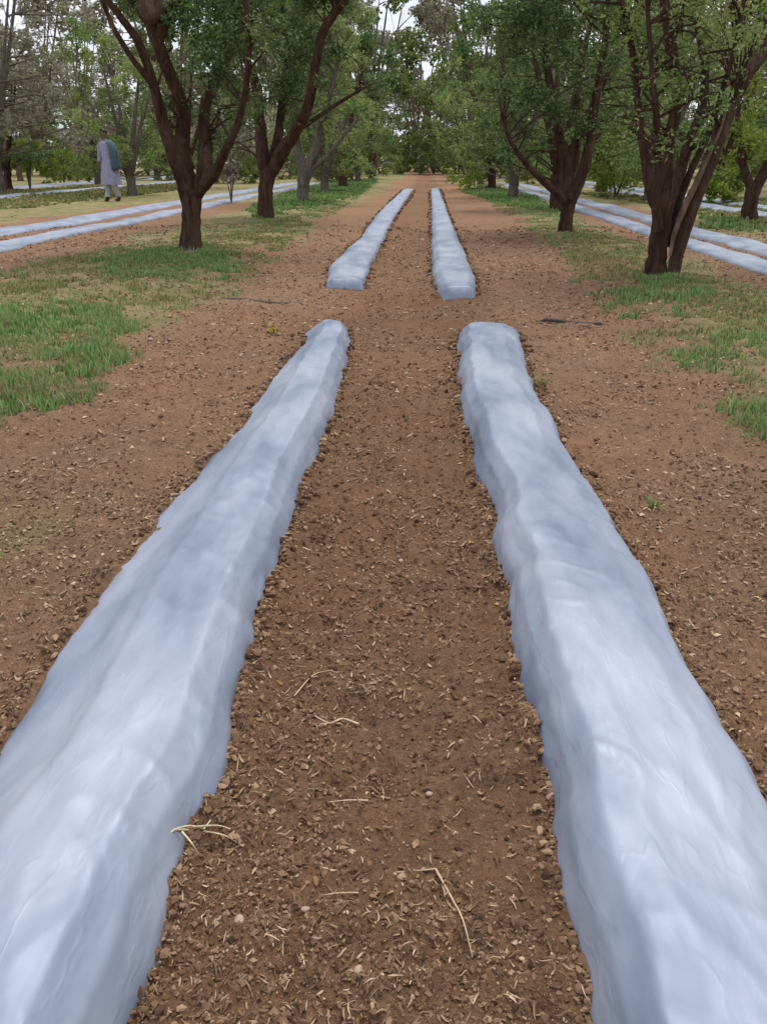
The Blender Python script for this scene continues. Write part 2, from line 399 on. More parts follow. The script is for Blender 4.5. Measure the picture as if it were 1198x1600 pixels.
nr = px_path([(960, 1820), (933, 1600), (908, 1500), (883, 1400), (863, 1300), (838, 1200), (818, 1085), (792, 1000), (788, 925), (777, 880), (769, 817), (771, 784), (744, 734), (723, 659), (713, 575), (712, 512)],
             [(1500, 1820), (1370, 1600), (1197, 1250), (1108, 1100), (1048, 990), (1003, 900), (948, 796), (894, 725), (869, 667), (842, 625), (825, 584), (817, 540), (812, 512)])
PROF_R = [(0, 0), (0.04, 0.30), (0.09, 0.62), (0.19, 0.94), (0.35, 1.0), (0.70, 0.92), (0.9, 0.62), (0.97, 0.3), (1.0, 0)]
br, EDGE_NR = film_bed('film_covered_bed', nr, PROF_R, 0.112, 'silver blue plastic covered bed at lower right with a smooth rounded top', G_NEAR,
                       step=0.008, nt_=100, cap_far=0.28, seed=200)
PROF_S = [(0, 0), (0.08, 0.7), (0.22, 1.0), (0.78, 1.0), (0.92, 0.7), (1.0, 0)]
fl = px_path([(505, 449), (513, 420), (560, 374), (594, 330), (630, 297)], [(570, 449), (580, 424), (597, 384), (614, 347), (647, 297)])
bfl, EDGE_FL = film_bed('film_covered_bed', fl, PROF_S, 0.08, 'far left plastic covered bed starting beyond the bare gap and running to the shrubs', G_NEAR, step=0.014, nt_=50, seed=300, wrinkle=0.7)
fr = px_path([(688, 463), (674, 440), (672, 394), (673, 327), (672, 297)], [(746, 463), (745, 444), (727, 394), (704, 343), (687, 297)])
bfr, EDGE_FR = film_bed('film_covered_bed', fr, PROF_S, 0.08, 'far right plastic covered bed starting beyond the bare gap, narrowing towards the shrubs', G_NEAR, step=0.014, nt_=50, seed=400, wrinkle=0.7)
def side_bed(x0, x1, y0, y1, h, label, seed, group='plastic covered beds in the neighbouring rows'):
    film_bed('film_covered_bed', [(x0, x1, y0), (x0, x1, (y0 + y1) / 2), (x0, x1, y1)], PROF_S, h, label, group, step=0.03, nt_=26, seed=seed, cap_near=0.2, cap_far=0.3, wrinkle=0.6, maxstep=0.35)
side_bed(-5.42, -4.95, 5.5, 40, 0.05, 'near plastic covered bed of the pair left of the left tree row', 500)
side_bed(-6.55, -5.90, 5.5, 40, 0.05, 'outer plastic covered bed of the pair left of the left tree row', 510)
side_bed(3.15, 3.58, 4.0, 40, 0.05, 'near plastic covered bed of the pair right of the right tree row', 520)
side_bed(3.80, 4.34, 4.0, 40, 0.05, 'outer plastic covered bed of the pair right of the right tree row', 530)
side_bed(-12.6, -11.9, 12, 60, 0.06, 'white plastic covered bed behind the person at far left', 540)
side_bed(-16.8, -15.4, 14, 60, 0.06, 'farthest pale plastic covered bed at the left edge', 550)
side_bed(6.3, 6.9, 10, 50, 0.06, 'plastic covered bed behind the rightmost tree', 560)
side_bed(7.3, 7.9, 10, 50, 0.06, 'farthest pale plastic covered bed at the right edge', 570)

def in_bed(x, y, pad=0.0):
    hit = np.zeros(np.shape(x), bool)
    for yy, a, b in (EDGE_NL, EDGE_NR, EDGE_FL, EDGE_FR):
        hit |= (y > yy[0]) & (y < yy[-1]) & (x > np.interp(y, yy, a) - pad) & (x < np.interp(y, yy, b) + pad)
    for a, b, c, d in ((-5.42, -4.95, 5.5, 40), (-6.55, -5.98, 5.5, 40), (3.15, 3.55, 4, 40), (3.8, 4.3, 4, 40), (-12.6, -11.9, 12, 60), (-16.8, -15.4, 14, 60), (6.3, 6.9, 10, 50), (7.3, 7.9, 10, 50)):
        hit |= (x > a - pad) & (x < b + pad) & (y > c) & (y < d)
    return hit

# ------------------------------------------------------------------ the ground sheet, banked against the film
EDGES += [EDGE_NL, EDGE_NR, EDGE_FL, EDGE_FR]
GZ = ground_h(GX, GY)
ny, nx = GX.shape
idx = np.arange(nx * ny).reshape(ny, nx)
gf = np.stack([idx[:-1, :-1], idx[:-1, 1:], idx[1:, 1:], idx[1:, :-1]], -1).reshape(-1, 4)
ground = mesh_np('ground', np.stack([GX, GY, GZ], -1).reshape(-1, 3), gf, M_SOIL)
ga = ground.data.attributes.new('grassy', 'FLOAT', 'POINT')
ga.data.foreach_set('value', grassy_mask(GX, GY).ravel().astype(np.float32))
gd = ground.data.attributes.new('dryness', 'FLOAT', 'POINT')
dv = smooth01((np.abs(GX + 0.1) - 0.30) / 0.5) * 0.65 + smooth01((GY - 1.5) / 3.5) * 0.22 + 0.5 * fbm(GX, GY, 1.1, 3, 71) - 0.05
gd.data.foreach_set('value', np.clip(dv, 0, 1).ravel().astype(np.float32))
tag(ground, 'bare reddish brown soil with dry grass towards the tree rows', kind='structure')

# ------------------------------------------------------------------ soil crumbs, straw, litter
ICO_V = []
ph = (1 + 5 ** 0.5) / 2
for a in (-1, 1):
    for b in (-ph, ph): ICO_V += [(0, a, b), (a, b, 0), (b, 0, a)]
ICO_V = np.array(ICO_V) / math.hypot(1, ph)
import itertools
ICO_F = []
for tri in itertools.combinations(range(12), 3):
    p = ICO_V[list(tri)]
    if all(abs(np.linalg.norm(p[i] - p[j]) - 1.0515) < 0.01 for i, j in ((0, 1), (1, 2), (0, 2))):
        nrm = np.cross(p[1] - p[0], p[2] - p[0])
        ICO_F.append(tri if np.dot(nrm, p.sum(0)) > 0 else (tri[0], tri[2], tri[1]))
ICO_F = np.array(ICO_F)
def blobs(name, pts, rad, mat, parent=None, squash=0.7):
    n = len(pts)
    V = ICO_V[None] * (1 + RNG.uniform(-0.45, 0.40, (n, 12, 1))) * rad[:, None, None]
    V = V * RNG.uniform(0.5, 1.45, (n, 1, 3)) * np.array([1, 1, squash])
    V = V + pts[:, None, :]
    F = (ICO_F[None] + 12 * np.arange(n)[:, None, None]).reshape(-1, 3)
    return mesh_np(name, V.reshape(-1, 3), F, mat, parent, smooth=False)
def scatter(n, x0, x1, y0, y1, pw=1.0):
    """denser towards the camera"""
    u = RNG.random(n); y = y0 * (y1 / y0) ** (u ** pw)
    x = RNG.uniform(x0, x1, n) * (0.6 + 0.55 * y)
    k = RNG.random(n) < np.clip(0.7 + 1.6 * fbm(x, y, 4.0, 3, 123), 0.3, 1)
    return x[k], y[k]
M_CRUMB_D = island_material('dry_soil_crumbs', [(0.0, (0.10, 0.058, 0.036)), (0.4, (0.21, 0.130, 0.080)), (0.85, (0.32, 0.205, 0.130)), (0.98, (0.48, 0.36, 0.24))], 0.95, 0.1)
OCT_V = np.array([(1, 0, 0), (-1, 0, 0), (0, 1, 0), (0, -1, 0), (0, 0, 1), (0, 0, -1)], float)
OCT_F = np.array([(0, 2, 4), (2, 1, 4), (1, 3, 4), (3, 0, 4), (2, 0, 5), (1, 2, 5), (3, 1, 5), (0, 3, 5)])
def bits(name, pts, rad, mat, squash=0.7):
    n = len(pts); V = OCT_V[None] * (1 + RNG.uniform(-0.4, 0.4, (n, 6, 1))) + RNG.normal(0, 0.25, (n, 6, 3))
    V = V * rad[:, None, None] * RNG.uniform(0.6, 1.4, (n, 1, 3)) * np.array([1, 1, squash]); V = V + pts[:, None, :]
    return mesh_np(name, V.reshape(-1, 3), (OCT_F[None] + 6 * np.arange(n)[:, None, None]).reshape(-1, 3), mat, smooth=False)
x, y = scatter(330000, -1.5, 1.5, 0.42, 14.0)
k = ~in_bed(x, y, -0.004); x, y = x[k], y[k]
r = (0.0008 + 0.0042 * RNG.random(len(x)) ** 3.0) * (0.75 + 0.5 * y ** 0.8)
z = ground_h(x, y) + r * 0.15
dryp = smooth01((np.abs(x + 0.1) - 0.30) / 0.5) * 0.65 + smooth01((y - 1.5) / 3.5) * 0.5
dk = RNG.random(len(x)) < np.clip(dryp, 0.05, 0.9)
P_ = np.stack([x, y, z], 1)
tag(bits('soil_crumbs', P_[~dk], r[~dk], M_CRUMB), 'dark brown soil crumbs and small clods strewn over the walking strip', 'soil crumbs', kind='stuff')
tag(bits('soil_crumbs', P_[dk], r[dk], M_CRUMB_D), 'paler dry soil crumbs strewn over the outer bare ground', 'soil crumbs', kind='stuff')
# crumbs heaped against and spilled over the film edges
px_, py_ = [], []
for (yy, a, b) in (EDGE_NL, EDGE_NR, EDGE_FL, EDGE_FR):
    n = 3200 if yy[0] < 2 else 1200
    v = yy[0] + (yy[-1] - yy[0]) * RNG.random(n) ** 1.5
    side = RNG.random(n) < 0.5
    e = np.where(side, np.interp(v, yy, a) - RNG.exponential(0.012, n) + 0.010, np.interp(v, yy, b) + RNG.exponential(0.012, n) - 0.010)
    px_.append(e); py_.append(v)
x = np.concatenate(px_); y = np.concatenate(py_)
r = (0.002 + 0.007 * RNG.random(len(x)) ** 2.5) * (0.7 + 0.25 * y)
z = np.maximum(ground_h(x, y), ground_low(x, y) + 0.008) + r * 0.2
tag(blobs('soil_spill', np.stack([x, y, z], 1), r, M_CRUMB), 'crumbled soil holding down the edges of the plastic film', 'soil crumbs', kind='stuff')

def strips(name, x, y, length, width, mat, lift=0.004, parent=None, arc=0.25):
    """thin bent ribbons lying on the ground"""
    n = len(x); a = RNG.uniform(0, 2 * math.pi, n); bend = RNG.normal(0, arc, n)
    segs = 4; V = np.zeros((n, segs * 2, 3)); t = np.linspace(-0.5, 0.5, segs)
    tilt = RNG.normal(0, 0.12, n)
    z0 = ground_h(x, y) + lift
    for i, ti in enumerate(t):
        ang = a + bend * (ti + 0.5)
        cx = x + np.cos(ang) * length * ti; cy = y + np.sin(ang) * length * ti
        w = width * (1.0 if 0 < i < segs - 1 else 0.35)
        gz = np.maximum(ground_h(cx, cy), z0 - 0.008) + lift + np.abs(tilt) * length * (ti + 0.5)
        V[:, 2 * i] = np.stack([cx - np.sin(ang) * w, cy + np.cos(ang) * w, gz], 1)
        V[:, 2 * i + 1] = np.stack([cx + np.sin(ang) * w, cy - np.cos(ang) * w, gz + w * RNG.uniform(-0.8, 0.8, n)], 1)
    f = np.array([[2 * i, 2 * i + 1, 2 * i + 3, 2 * i + 2] for i in range(segs - 1)])
    F = (f[None] + segs * 2 * np.arange(n)[:, None, None]).reshape(-1, 4)
    return mesh_np(name, V.reshape(-1, 3), F, mat, parent, smooth=True)
x, y = scatter(60000, -1.4, 1.4, 0.42, 12.0)
k = ~in_bed(x, y, -0.01); x, y = x[k], y[k]
L = (0.004 + 0.020 * RNG.random(len(x)) ** 3.2) * (0.7 + 0.3 * y)
tag(strips('straw_bits', x, y, L, 0.0007 * (0.8 + 0.7 * y) * RNG.uniform(0.6, 1.6, len(x)), M_STRAW), 'short bits of dry straw and rootlets scattered on the soil', 'straw', kind='stuff')
x, y = scatter(26000, -1.6, 1.6, 0.45, 16.0)
k = ~in_bed(x, y, -0.005); x, y = x[k], y[k]
L = RNG.uniform(0.003, 0.011, len(x)) * (0.8 + 0.35 * y)
tag(strips('leaf_litter', x, y, L, L * 0.28, M_LITTER, 0.003), 'small dry brown leaves lying over the bare soil', 'leaf litter', kind='stuff')

# ------------------------------------------------------------------ tubes
def tube_data(pts, rads, ns=8, wob=0.0, rs=None):
    pts = [np.array(p, float) for p in pts]; n = len(pts)
    V = []; up = np.array([0.13, 0.27, 0.95])
    prev = None
    for i, p in enumerate(pts):
        d = (pts[min(i + 1, n - 1)] - pts[max(i - 1, 0)]); d /= (np.linalg.norm(d) + 1e-9)
        if prev is None:
            a = np.cross(d, np.array([0.3, 1, 0.1])); 
        else: a = prev - d * np.dot(prev, d)
        a /= (np.linalg.norm(a) + 1e-9); prev = a; b = np.cross(d, a)
        for j in range(ns):
            th = 2 * math.pi * j / ns
            rr = rads[i] * (1 + (wob * math.sin(th * 3 + p[2] * 2.2 + p[0]) + wob * 0.7 * math.sin(th * 5 - p[2] * 4.1) if wob else 0) + (random.uniform(-wob, wob) * 0.25 if wob else 0))
            V.append(p + (a * math.cos(th) + b * math.sin(th)) * rr)
    F = []
    for i in range(n - 1):
        for j in range(ns):
            j2 = (j + 1) % ns
            F.append((i * ns + j, i * ns + j2, (i + 1) * ns + j2, (i + 1) * ns + j))
    V.append(pts[-1] + 0 * pts[-1]); c = len(V) - 1
    for j in range(ns): F.append(((n - 1) * ns + j, (n - 1) * ns + (j + 1) % ns, c, c))
    return V, F
class Tubes:
    def __init__(s): s.V = []; s.L = []; s.C = []
    def add(s, pts, rads, ns=8, wob=0.0):
        V, F = tube_data(pts, rads, ns, wob); o = len(s.V); s.V += V
        for f in F:
            f = list(f)
            if f[2] == f[3]: f = f[:3]
            s.L += [o + k for k in f]; s.C.append(len(f))
    def build(s, name, mat, parent=None, smooth=True, origin=(0, 0, 0)):
        return mesh_np(name, np.array(s.V) - np.array(origin), np.array(s.L), mat, parent, smooth, s.C)
def smooth_pts(pts, rads, m=4):
    """Catmull-Rom resample"""
    P = [np.array(p, float) for p in pts]; P = [2 * P[0] - P[1]] + P + [2 * P[-1] - P[-2]]
    out, ro = [], []
    for i in range(1, len(P) - 2):
        for k in range(m):
            t = k / m
            out.append(0.5 * ((2 * P[i]) + (-P[i - 1] + P[i + 1]) * t + (2 * P[i - 1] - 5 * P[i] + 4 * P[i + 1] - P[i + 2]) * t * t + (-P[i - 1] + 3 * P[i] - 3 * P[i + 1] + P[i + 2]) * t ** 3))
            ro.append(rads[i - 1] * (1 - t) + rads[i] * t)
    out.append(P[-2]); ro.append(rads[-1])
    return out, ro

# ------------------------------------------------------------------ trees
def leaf_mesh(pts, size, aspect=0.42, droop=0.25):
    """rhombus leaves, (n,3) positions, size (n,)"""
    n = len(pts)
    a = RNG.normal(0, 1, (n, 3)); a[:, 2] = a[:, 2] * 0.6 - droop; a /= np.linalg.norm(a, axis=1)[:, None]
    r = RNG.normal(0, 1, (n, 3)); r[:, 2] *= 0.5
    b = np.cross(a, r); b /= np.linalg.norm(b, axis=1)[:, None]
    nn = np.cross(a, b)
    s = size[:, None]
    V = np.stack([pts - a * s * 0.5, pts + b * s * aspect * 0.5 + nn * s * 0.06, pts + a * s * 0.5 - nn * s * 0.08, pts - b * s * aspect * 0.5 + nn * s * 0.06], 1)
    F = np.arange(4 * n).reshape(n, 4)
    return V.reshape(-1, 3), F

def crown_points(clumps, n, sub=0.38):
    """clumps: (m,4) centre+radius; leaves gathered into sprigs inside each clump"""
    cl = np.array(clumps); vol = cl[:, 3] ** 2.2; prob = vol / vol.sum()
    ns = max(1, n // 14)
    w = RNG.choice(len(cl), ns, p=prob)
    d = RNG.normal(0, 1, (ns, 3)); d /= np.linalg.norm(d, axis=1)[:, None]
    rr = RNG.random(ns) ** 0.45
    c = cl[w, :3] + d * (rr * cl[w, 3])[:, None] * np.array([1, 1, 0.85])
    ax = d * 0.6 + RNG.normal(0, 0.5, (ns, 3)); ax[:, 2] -= 0.25; ax /= np.linalg.norm(ax, axis=1)[:, None]
    t = RNG.uniform(-0.5, 0.5, (ns, 14)); sl = 0.26
    P = c[:, None, :] + ax[:, None, :] * (t * sl)[:, :, None] + RNG.normal(0, 0.028, (ns, 14, 3))
    return P.reshape(-1, 3), c

def build_tree(name, base, limbs, lobes, nleaf, leaf_size, leaf_mat, bark, label, group, extra_bark=None, spread_clump=5, top=None, twig_r=0.007, twigs=True, cat='tree'):
    """limbs: list of (points, radii, material key); lobes: (x,y,z,r) world"""
    root = empty(name, tuple(base))
    tb = Tubes(); tb2 = Tubes(); lp = []
    B = np.array(base)
    for pts, rads, key in limbs:
        sp, sr = smooth_pts(pts, rads, 5)
        sp = [p + RNG.normal(0, 1, 3) * r_ * 0.045 for p, r_ in zip(sp, sr)]
        (tb if key == 0 else tb2).add([p - B for p in sp], sr, 16, 0.10)
        lp += sp[len(sp) // 4:]
    lp = np.array(lp)
    clumps = []
    for (x, y, z, r) in lobes:
        for _ in range(spread_clump):
            d = RNG.normal(0, 1, 3); d /= np.linalg.norm(d); rr = RNG.random() ** 0.5
            clumps.append((x + d[0] * r * rr, y + d[1] * r * rr * 1.3, z + d[2] * r * rr * 0.8, r * RNG.uniform(0.28, 0.52)))
    if twigs:
        for c in clumps:
            c3 = np.array(c[:3]); q = lp[(lp[:, 2] < c3[2] + 0.15)]
            if len(q) == 0: q = lp
            dd = np.linalg.norm(q - c3, axis=1) + RNG.random(len(q)) * 0.3; s = q[dd.argmin()]
            mid = (s + c3) / 2 + RNG.normal(0, 0.09, 3) + np.array([0, 0, 0.08])
            sp, sr = smooth_pts([s, mid, c3], [twig_r * 2.0, twig_r * 1.3, twig_r * 0.5], 4)
            tb.add([p - B for p in sp], sr, 5, 0.05)
            for _ in range(3):
                e = c3 + RNG.normal(0, 1, 3) * c[3] * 0.7
                s2 = sp[RNG.integers(4, len(sp))]
                tb.add([s2 - B, (s2 + e) / 2 + RNG.normal(0, 0.03, 3) - B, e - B], [twig_r * 0.7, twig_r * 0.5, twig_r * 0.25], 4)
    trunk = tb.build('trunk', bark, root)
    if tb2.V: tb2.build('lit_bark_strip', extra_bark, root)  # paler bark standing in for light along a limb
    P, _ = crown_points(clumps, nleaf)
    V, F = leaf_mesh(P - B, leaf_size * RNG.uniform(0.6, 1.35, len(P)))
    mesh_np('crown', V, F, leaf_mat, root, smooth=False)
    tag(root, label, cat, group)
    return root

def hero(name, bpx, limbs_px, lobes_px, **kw):
    b = at_h(*bpx, 0.02); Y = b[1]
    depth_scale = (ray(*bpx)[1])
    mpp = np.linalg.norm(at_y(600, 300, Y) - at_y(700, 300, Y)) / 100.0
    limbs = []
    for pts, w, key in limbs_px:
        # each px point may carry a depth offset in metres
        P = [at_y(p[0], p[1], Y + (p[2] if len(p) > 2 else 0)) for p in pts]
        R = [ww * mpp * 0.43 for ww in w]
        limbs.append((P, R, key))
    lobes = []
    for q in lobes_px:
        c = at_y(q[0], q[1], Y + (q[3] if len(q) > 3 else RNG.uniform(-0.5, 0.5)))
        lobes.append((c[0], c[1], c[2], q[2] * mpp))
    # the part of the crown above the picture
    bx = b[0]
    for _ in range(14):
        a = RNG.uniform(0, 2 * math.pi); rr = RNG.uniform(0.2, 1.7)
        lobes.append((bx + math.cos(a) * rr, Y + math.sin(a) * rr, RNG.uniform(3.4, 4.6), RNG.uniform(0.5, 0.8)))
    b[2] = float(ground_low(b[0], b[1]))
    return build_tree(name, b, limbs, lobes, **kw)

G_ROW_L = 'orchard trees in the left row'; G_ROW_R = 'orchard trees in the right row'
hero('orchard_tree', (300, 393), [
    ([(300, 400), (300, 360), (300, 325), (299, 297)], [46, 34, 34, 46], 0),
    ([(299, 310), (286, 280, -.1), (270, 240, -.2), (254, 190, -.3), (240, 133, -.4), (217, 67, -.5), (185, 22, -.6), (150, -25, -.6)], [36, 30, 24, 20, 16, 13, 10, 8], 0),
    ([(298, 310), (290, 270, .1), (284, 225, .2), (284, 167, .2), (262, 110, .1), (247, 67, 0), (230, 30, 0), (200, -10, 0)], [36, 32, 28, 24, 22, 20, 16, 10], 0),
    ([(247, 67, 0), (262, 25, 0), (285, -15, .2)], [18, 15, 12], 0),
    ([(301, 308), (318, 275, 0), (322, 220, .3), (320, 167, .4), (345, 110, .5), (362, 75, .5), (384, 20, .6), (400, -30, .7)], [34, 26, 24, 20, 16, 14, 12, 10], 0),
    ([(305, 305), (332, 275, -.2), (352, 235, -.4), (372, 190, -.5), (384, 140, -.6), (390, 60, -.8), (380, -20, -.9)], [24, 18, 14, 12, 10, 9, 7], 0),
    ([(240, 133, -.4), (206, 90, -.6), (176, 40, -.7), (160, 0, -.8)], [12, 9, 7, 6], 0),
], [(200, 10, 40), (290, 60, 60), (340, 120, 55), (350, 30, 75), (400, 60, 60), (275, 150, 30), (372, 175, 38), (130, -50, 50), (430, 0, 60), (300, 0, 60), (250, -30, 60), (255, 195, 22), (345, 215, 24)],
    nleaf=44000, leaf_size=0.052, leaf_mat=M_LEAF, bark=M_BARK, label='nearest tree of the left row, dark reddish trunk forking low over green grass', group=G_ROW_L)
hero('orchard_tree', (416, 343), [
    ([(416, 350), (416, 315), (417, 285), (420, 258)], [34, 26, 27, 36], 0),
    ([(415, 268), (409, 230, 0), (405, 184, .2), (400, 133, .3), (384, 90, .2), (370, 50, 0), (350, -10, 0)], [26, 22, 19, 16, 13, 11, 8], 0),
    ([(424, 268), (442, 235, -.1), (462, 205, -.2), (483, 160, -.4), (492, 110, -.5), (505, 50, -.6), (538, 0, -.7), (560, -30, -.8)], [26, 22, 19, 16, 15, 14, 12, 8], 0),
    ([(462, 205, -.2), (490, 187, -.1), (530, 160, 0), (582, 130, .1)], [9, 7, 6, 3], 0),
    ([(420, 262), (432, 225, .3), (440, 170, .5), (450, 110, .6), (445, 40, .7), (440, -20, .8)], [20, 18, 15, 13, 11, 8], 0),
], [(400, 60, 55), (440, 110, 65), (470, 30, 60), (430, 175, 45), (500, 70, 38), (380, 160, 45), (505, 140, 24), (355, 215, 26), (420, 0, 60), (465, 170, 30), (540, -20, 40)],
    nleaf=40000, leaf_size=0.064, leaf_mat=M_LEAF, bark=M_BARK, label='second tree of the left row, stout brown trunk with a limb leaning right', group=G_ROW_L)
hero('orchard_tree', (473, 316), [
    ([(473, 322), (474, 300), (476, 280), (478, 262)], [26, 20, 22, 28], 0),
    ([(475, 268), (465, 235, .2), (462, 190, .3), (470, 130, .5), (470, 60, .6)], [18, 15, 12, 10, 7], 0),
    ([(479, 268), (492, 235, 0), (500, 200, 0), (515, 150, -.2), (530, 90, -.3)], [18, 15, 12, 10, 7], 0),
    ([(480, 268), (510, 245, 0), (535, 215, .3), (560, 185, .4)], [10, 8, 6, 4], 0),
], [(480, 120, 45), (520, 105, 35), (500, 180, 30), (555, 165, 30), (460, 190, 28), (470, 60, 40), (530, 215, 22)],
    nleaf=24000, leaf_size=0.08, leaf_mat=M_LEAF2, bark=M_BARK3, label='third tree of the left row, grey brown trunk beside bright green grass', group=G_ROW_L)
hero('orchard_tree', (1026, 432), [
    ([(1024, 440), (1026, 400), (1032, 355), (1036, 315)], [44, 32, 33, 38], 0),
    ([(1030, 330), (1016, 290, .1), (1009, 250, .2), (998, 180, .3), (990, 100, .4), (976, 30, .5), (965, -30, .5)], [26, 20, 17, 14, 12, 10, 8], 0),
    ([(1036, 325), (1040, 280, 0), (1043, 235, 0), (1056, 160, 0), (1050, 90, 0), (1040, 35, 0), (1035, -30, 0)], [32, 26, 22, 19, 17, 16, 14], 0),
    ([(1040, 325), (1058, 280, .2), (1072, 235, .3), (1095, 170, .4), (1100, 110, .5), (1090, 30, .5), (1085, -30, .5)], [26, 22, 19, 16, 14, 12, 10], 0),
    ([(1048, 436, -.1), (1060, 390, -.1), (1074, 345, -.1), (1092, 295, -.1), (1118, 232, -.1), (1142, 165, 0), (1170, 110, .1), (1196, 72, .2), (1240, 10, .3)], [22, 22, 24, 24, 24, 22, 22, 24, 20], 0),
    ([(1046, 400, -.16), (1054, 362, -.155), (1070, 322, -.155), (1087, 287, -.15), (1109, 237, -.145), (1126, 197, -.12), (1138, 155, -.06)], [5, 9, 11, 10, 8, 6, 3], 1),  # lit side of the leaning stem, coloured as a paler tube set into it
    ([(1060, 50, 0), (1068, 10, .1), (1080, -30, .1)], [10, 9, 8], 0),
    ([(1040, 385, .1), (1056, 330, .15), (1078, 270, .2), (1108, 205, .25), (1128, 140, .3), (1150, 60, .3), (1165, -20, .3)], [16, 14, 12, 11, 9, 8, 6], 0),
    ([(1028, 360, -.1), (1024, 310, -.15), (1030, 240, -.2), (1024, 170, -.3), (1016, 90, -.3), (1010, 0, -.3)], [18, 14, 12, 10, 8, 6], 0),
], [(1000, 50, 60), (1080, 60, 70), (1010, 140, 45), (1090, 150, 50), (1135, 70, 55), (1040, 220, 32), (1100, 205, 32), (1170, 10, 60), (960, 10, 60), (985, 195, 30), (1150, 120, 30), (1045, 110, 50), (1060, 0, 70)],
    nleaf=30000, leaf_size=0.048, leaf_mat=M_LEAF2, bark=M_BARK, extra_bark=M_BARK2, label='large multi-stemmed tree on the right with a stem leaning outwards, its lit side in paler bark', group=G_ROW_R)
hero('orchard_tree', (884, 365), [
    ([(884, 372), (884, 345), (888, 322), (890, 308)], [30, 22, 23, 30], 0),
    ([(886, 318), (868, 300, -.1), (845, 280, -.2), (822, 256, -.3), (800, 225, -.4), (785, 190, -.4)], [18, 14, 12, 9, 7, 5], 0),
    ([(889, 315), (886, 270, .1), (874, 215, .2), (862, 150, .3), (850, 80, .3), (845, 10, .3), (840, -30, .3)], [22, 18, 16, 14, 12, 10, 8], 0),
    ([(891, 315), (905, 285, 0), (920, 230, 0), (930, 150, 0), (944, 75, 0), (950, -20, 0)], [22, 19, 17, 15, 12, 9], 0),
    ([(890, 312), (896, 270, .4), (902, 215, .5), (900, 150, .6), (905, 60, .7)], [16, 13, 12, 10, 8], 0),
], [(800, 50, 60), (860, 60, 65), (900, 110, 55), (830, 145, 55), (880, 185, 40), (800, 195, 32), (930, 180, 36), (780, 110, 45), (940, 50, 60), (838, 235, 24), (830, 0, 60), (915, 235, 20), (760, 30, 40)],
    nleaf=38000, leaf_size=0.056, leaf_mat=M_LEAF, bark=M_BARK, label='second tree of the right row with a low limb reaching towards the path', group=G_ROW_R)
hero('orchard_tree', (1171, 342), [
    ([(1170, 348), (1172, 315), (1178, 290)], [28, 24, 28], 0),
    ([(1174, 295), (1162, 262, 0), (1155, 220, 0), (1150, 150, 0)], [16, 13, 11, 8], 0),
    ([(1180, 295), (1198, 262, 0), (1214, 220, 0), (1235, 140, 0)], [20, 17, 14, 10], 0),
], [(1165, 235, 38), (1195, 195, 42), (1145, 250, 22), (1215, 120, 50), (1150, 190, 25), (1225, 220, 40)],
    nleaf=24000, leaf_size=0.066, leaf_mat=M_LEAF3, bark=M_BARK, label='rightmost tree beyond the right beds, cut by the picture edge', group='orchard trees in the outer rows')

def generic_tree(name, H, R, trunk_h, nleaf, leaf_size, leaf_mat, bark, label, group, seed, clear=0.9, forks=4, tr=0.13):
    global RNG
    keep = RNG; RNG = np.random.default_rng(seed)
    limbs = [([(0, 0, -0.05), (0.02, 0, trunk_h * 0.5), (0, 0.02, trunk_h)], [tr * 1.25, tr, tr * 1.1], 0)]
    lobes = []
    for k in range(forks):
        a = 2 * math.pi * k / forks + RNG.uniform(-0.4, 0.4)
        e = R * RNG.uniform(0.35, 0.75); hh = H * RNG.uniform(0.7, 0.92)
        p = [(0, 0, trunk_h * 0.9), (math.cos(a) * e * 0.35, math.sin(a) * e * 0.35, trunk_h + (hh - trunk_h) * 0.35),
             (math.cos(a) * e * 0.7, math.sin(a) * e * 0.7, trunk_h + (hh - trunk_h) * 0.7), (math.cos(a) * e, math.sin(a) * e, hh)]
        limbs.append((p, [tr * 0.75, tr * 0.55, tr * 0.38, tr * 0.12], 0))
    for k in range(22):
        a = RNG.uniform(0, 2 * math.pi); z = RNG.uniform(clear, 1.0) if False else RNG.random()
        zz = clear + (H - clear) * z
        rmax = R * (0.55 + 0.45 * math.sin(math.pi * min(1, z * 0.9 + 0.15)))
        rr = rmax * RNG.random() ** 0.5
        lobes.append((math.cos(a) * rr, math.sin(a) * rr, zz, R * RNG.uniform(0.22, 0.4)))
    t = build_tree(name, (0, 0, 0), limbs, lobes, nleaf, leaf_size, leaf_mat, bark, label, group, twig_r=0.008 * H / 4, spread_clump=4)
    RNG = keep
    return t
def copy_tree(src, loc, rz, s, label=None, group=None, first=[None]):
    c = src.copy(); col.objects.link(c); c.location = loc; c.rotation_euler = (0, 0, rz); c.scale = (s, s, s)
    for ch in src.children:
        d = ch.copy(); col.objects.link(d); d.parent = c
    if label: c['label'] = label
    if group: c['group'] = group
    return c
USED = set()
def put(src, x, y, rz=None, s=None, label=None, group=None):
    rz = random.uniform(0, 6.28) if rz is None else rz; s = random.uniform(0.85, 1.15) if s is None else s
    z = float(ground_low(x, y)) - 0.01
    if src.name in USED: return copy_tree(src, (x, y, z), rz, s, label, group)
    USED.add(src.name); src.location = (x, y, z); src.rotation_euler = (0, 0, rz); src.scale = (s, s, s)
    if label: src['label'] = label
    if group: src['group'] = group
    return src
T_A = generic_tree('orchard_tree', 5.0, 2.3, 0.75, 17000, 0.085, M_LEAF, M_BARK, 'x', 'x', 1, clear=1.2)
T_B = generic_tree('orchard_tree', 4.6, 2.2, 0.6, 17000, 0.085, M_LEAF2, M_BARK3, 'x', 'x', 2, clear=1.1, forks=5)
T_C = generic_tree('orchard_tree', 4.4, 2.1, 0.8, 11000, 0.10, M_LEAF4, M_BARK3, 'x', 'x', 3, clear=1.3, forks=6)
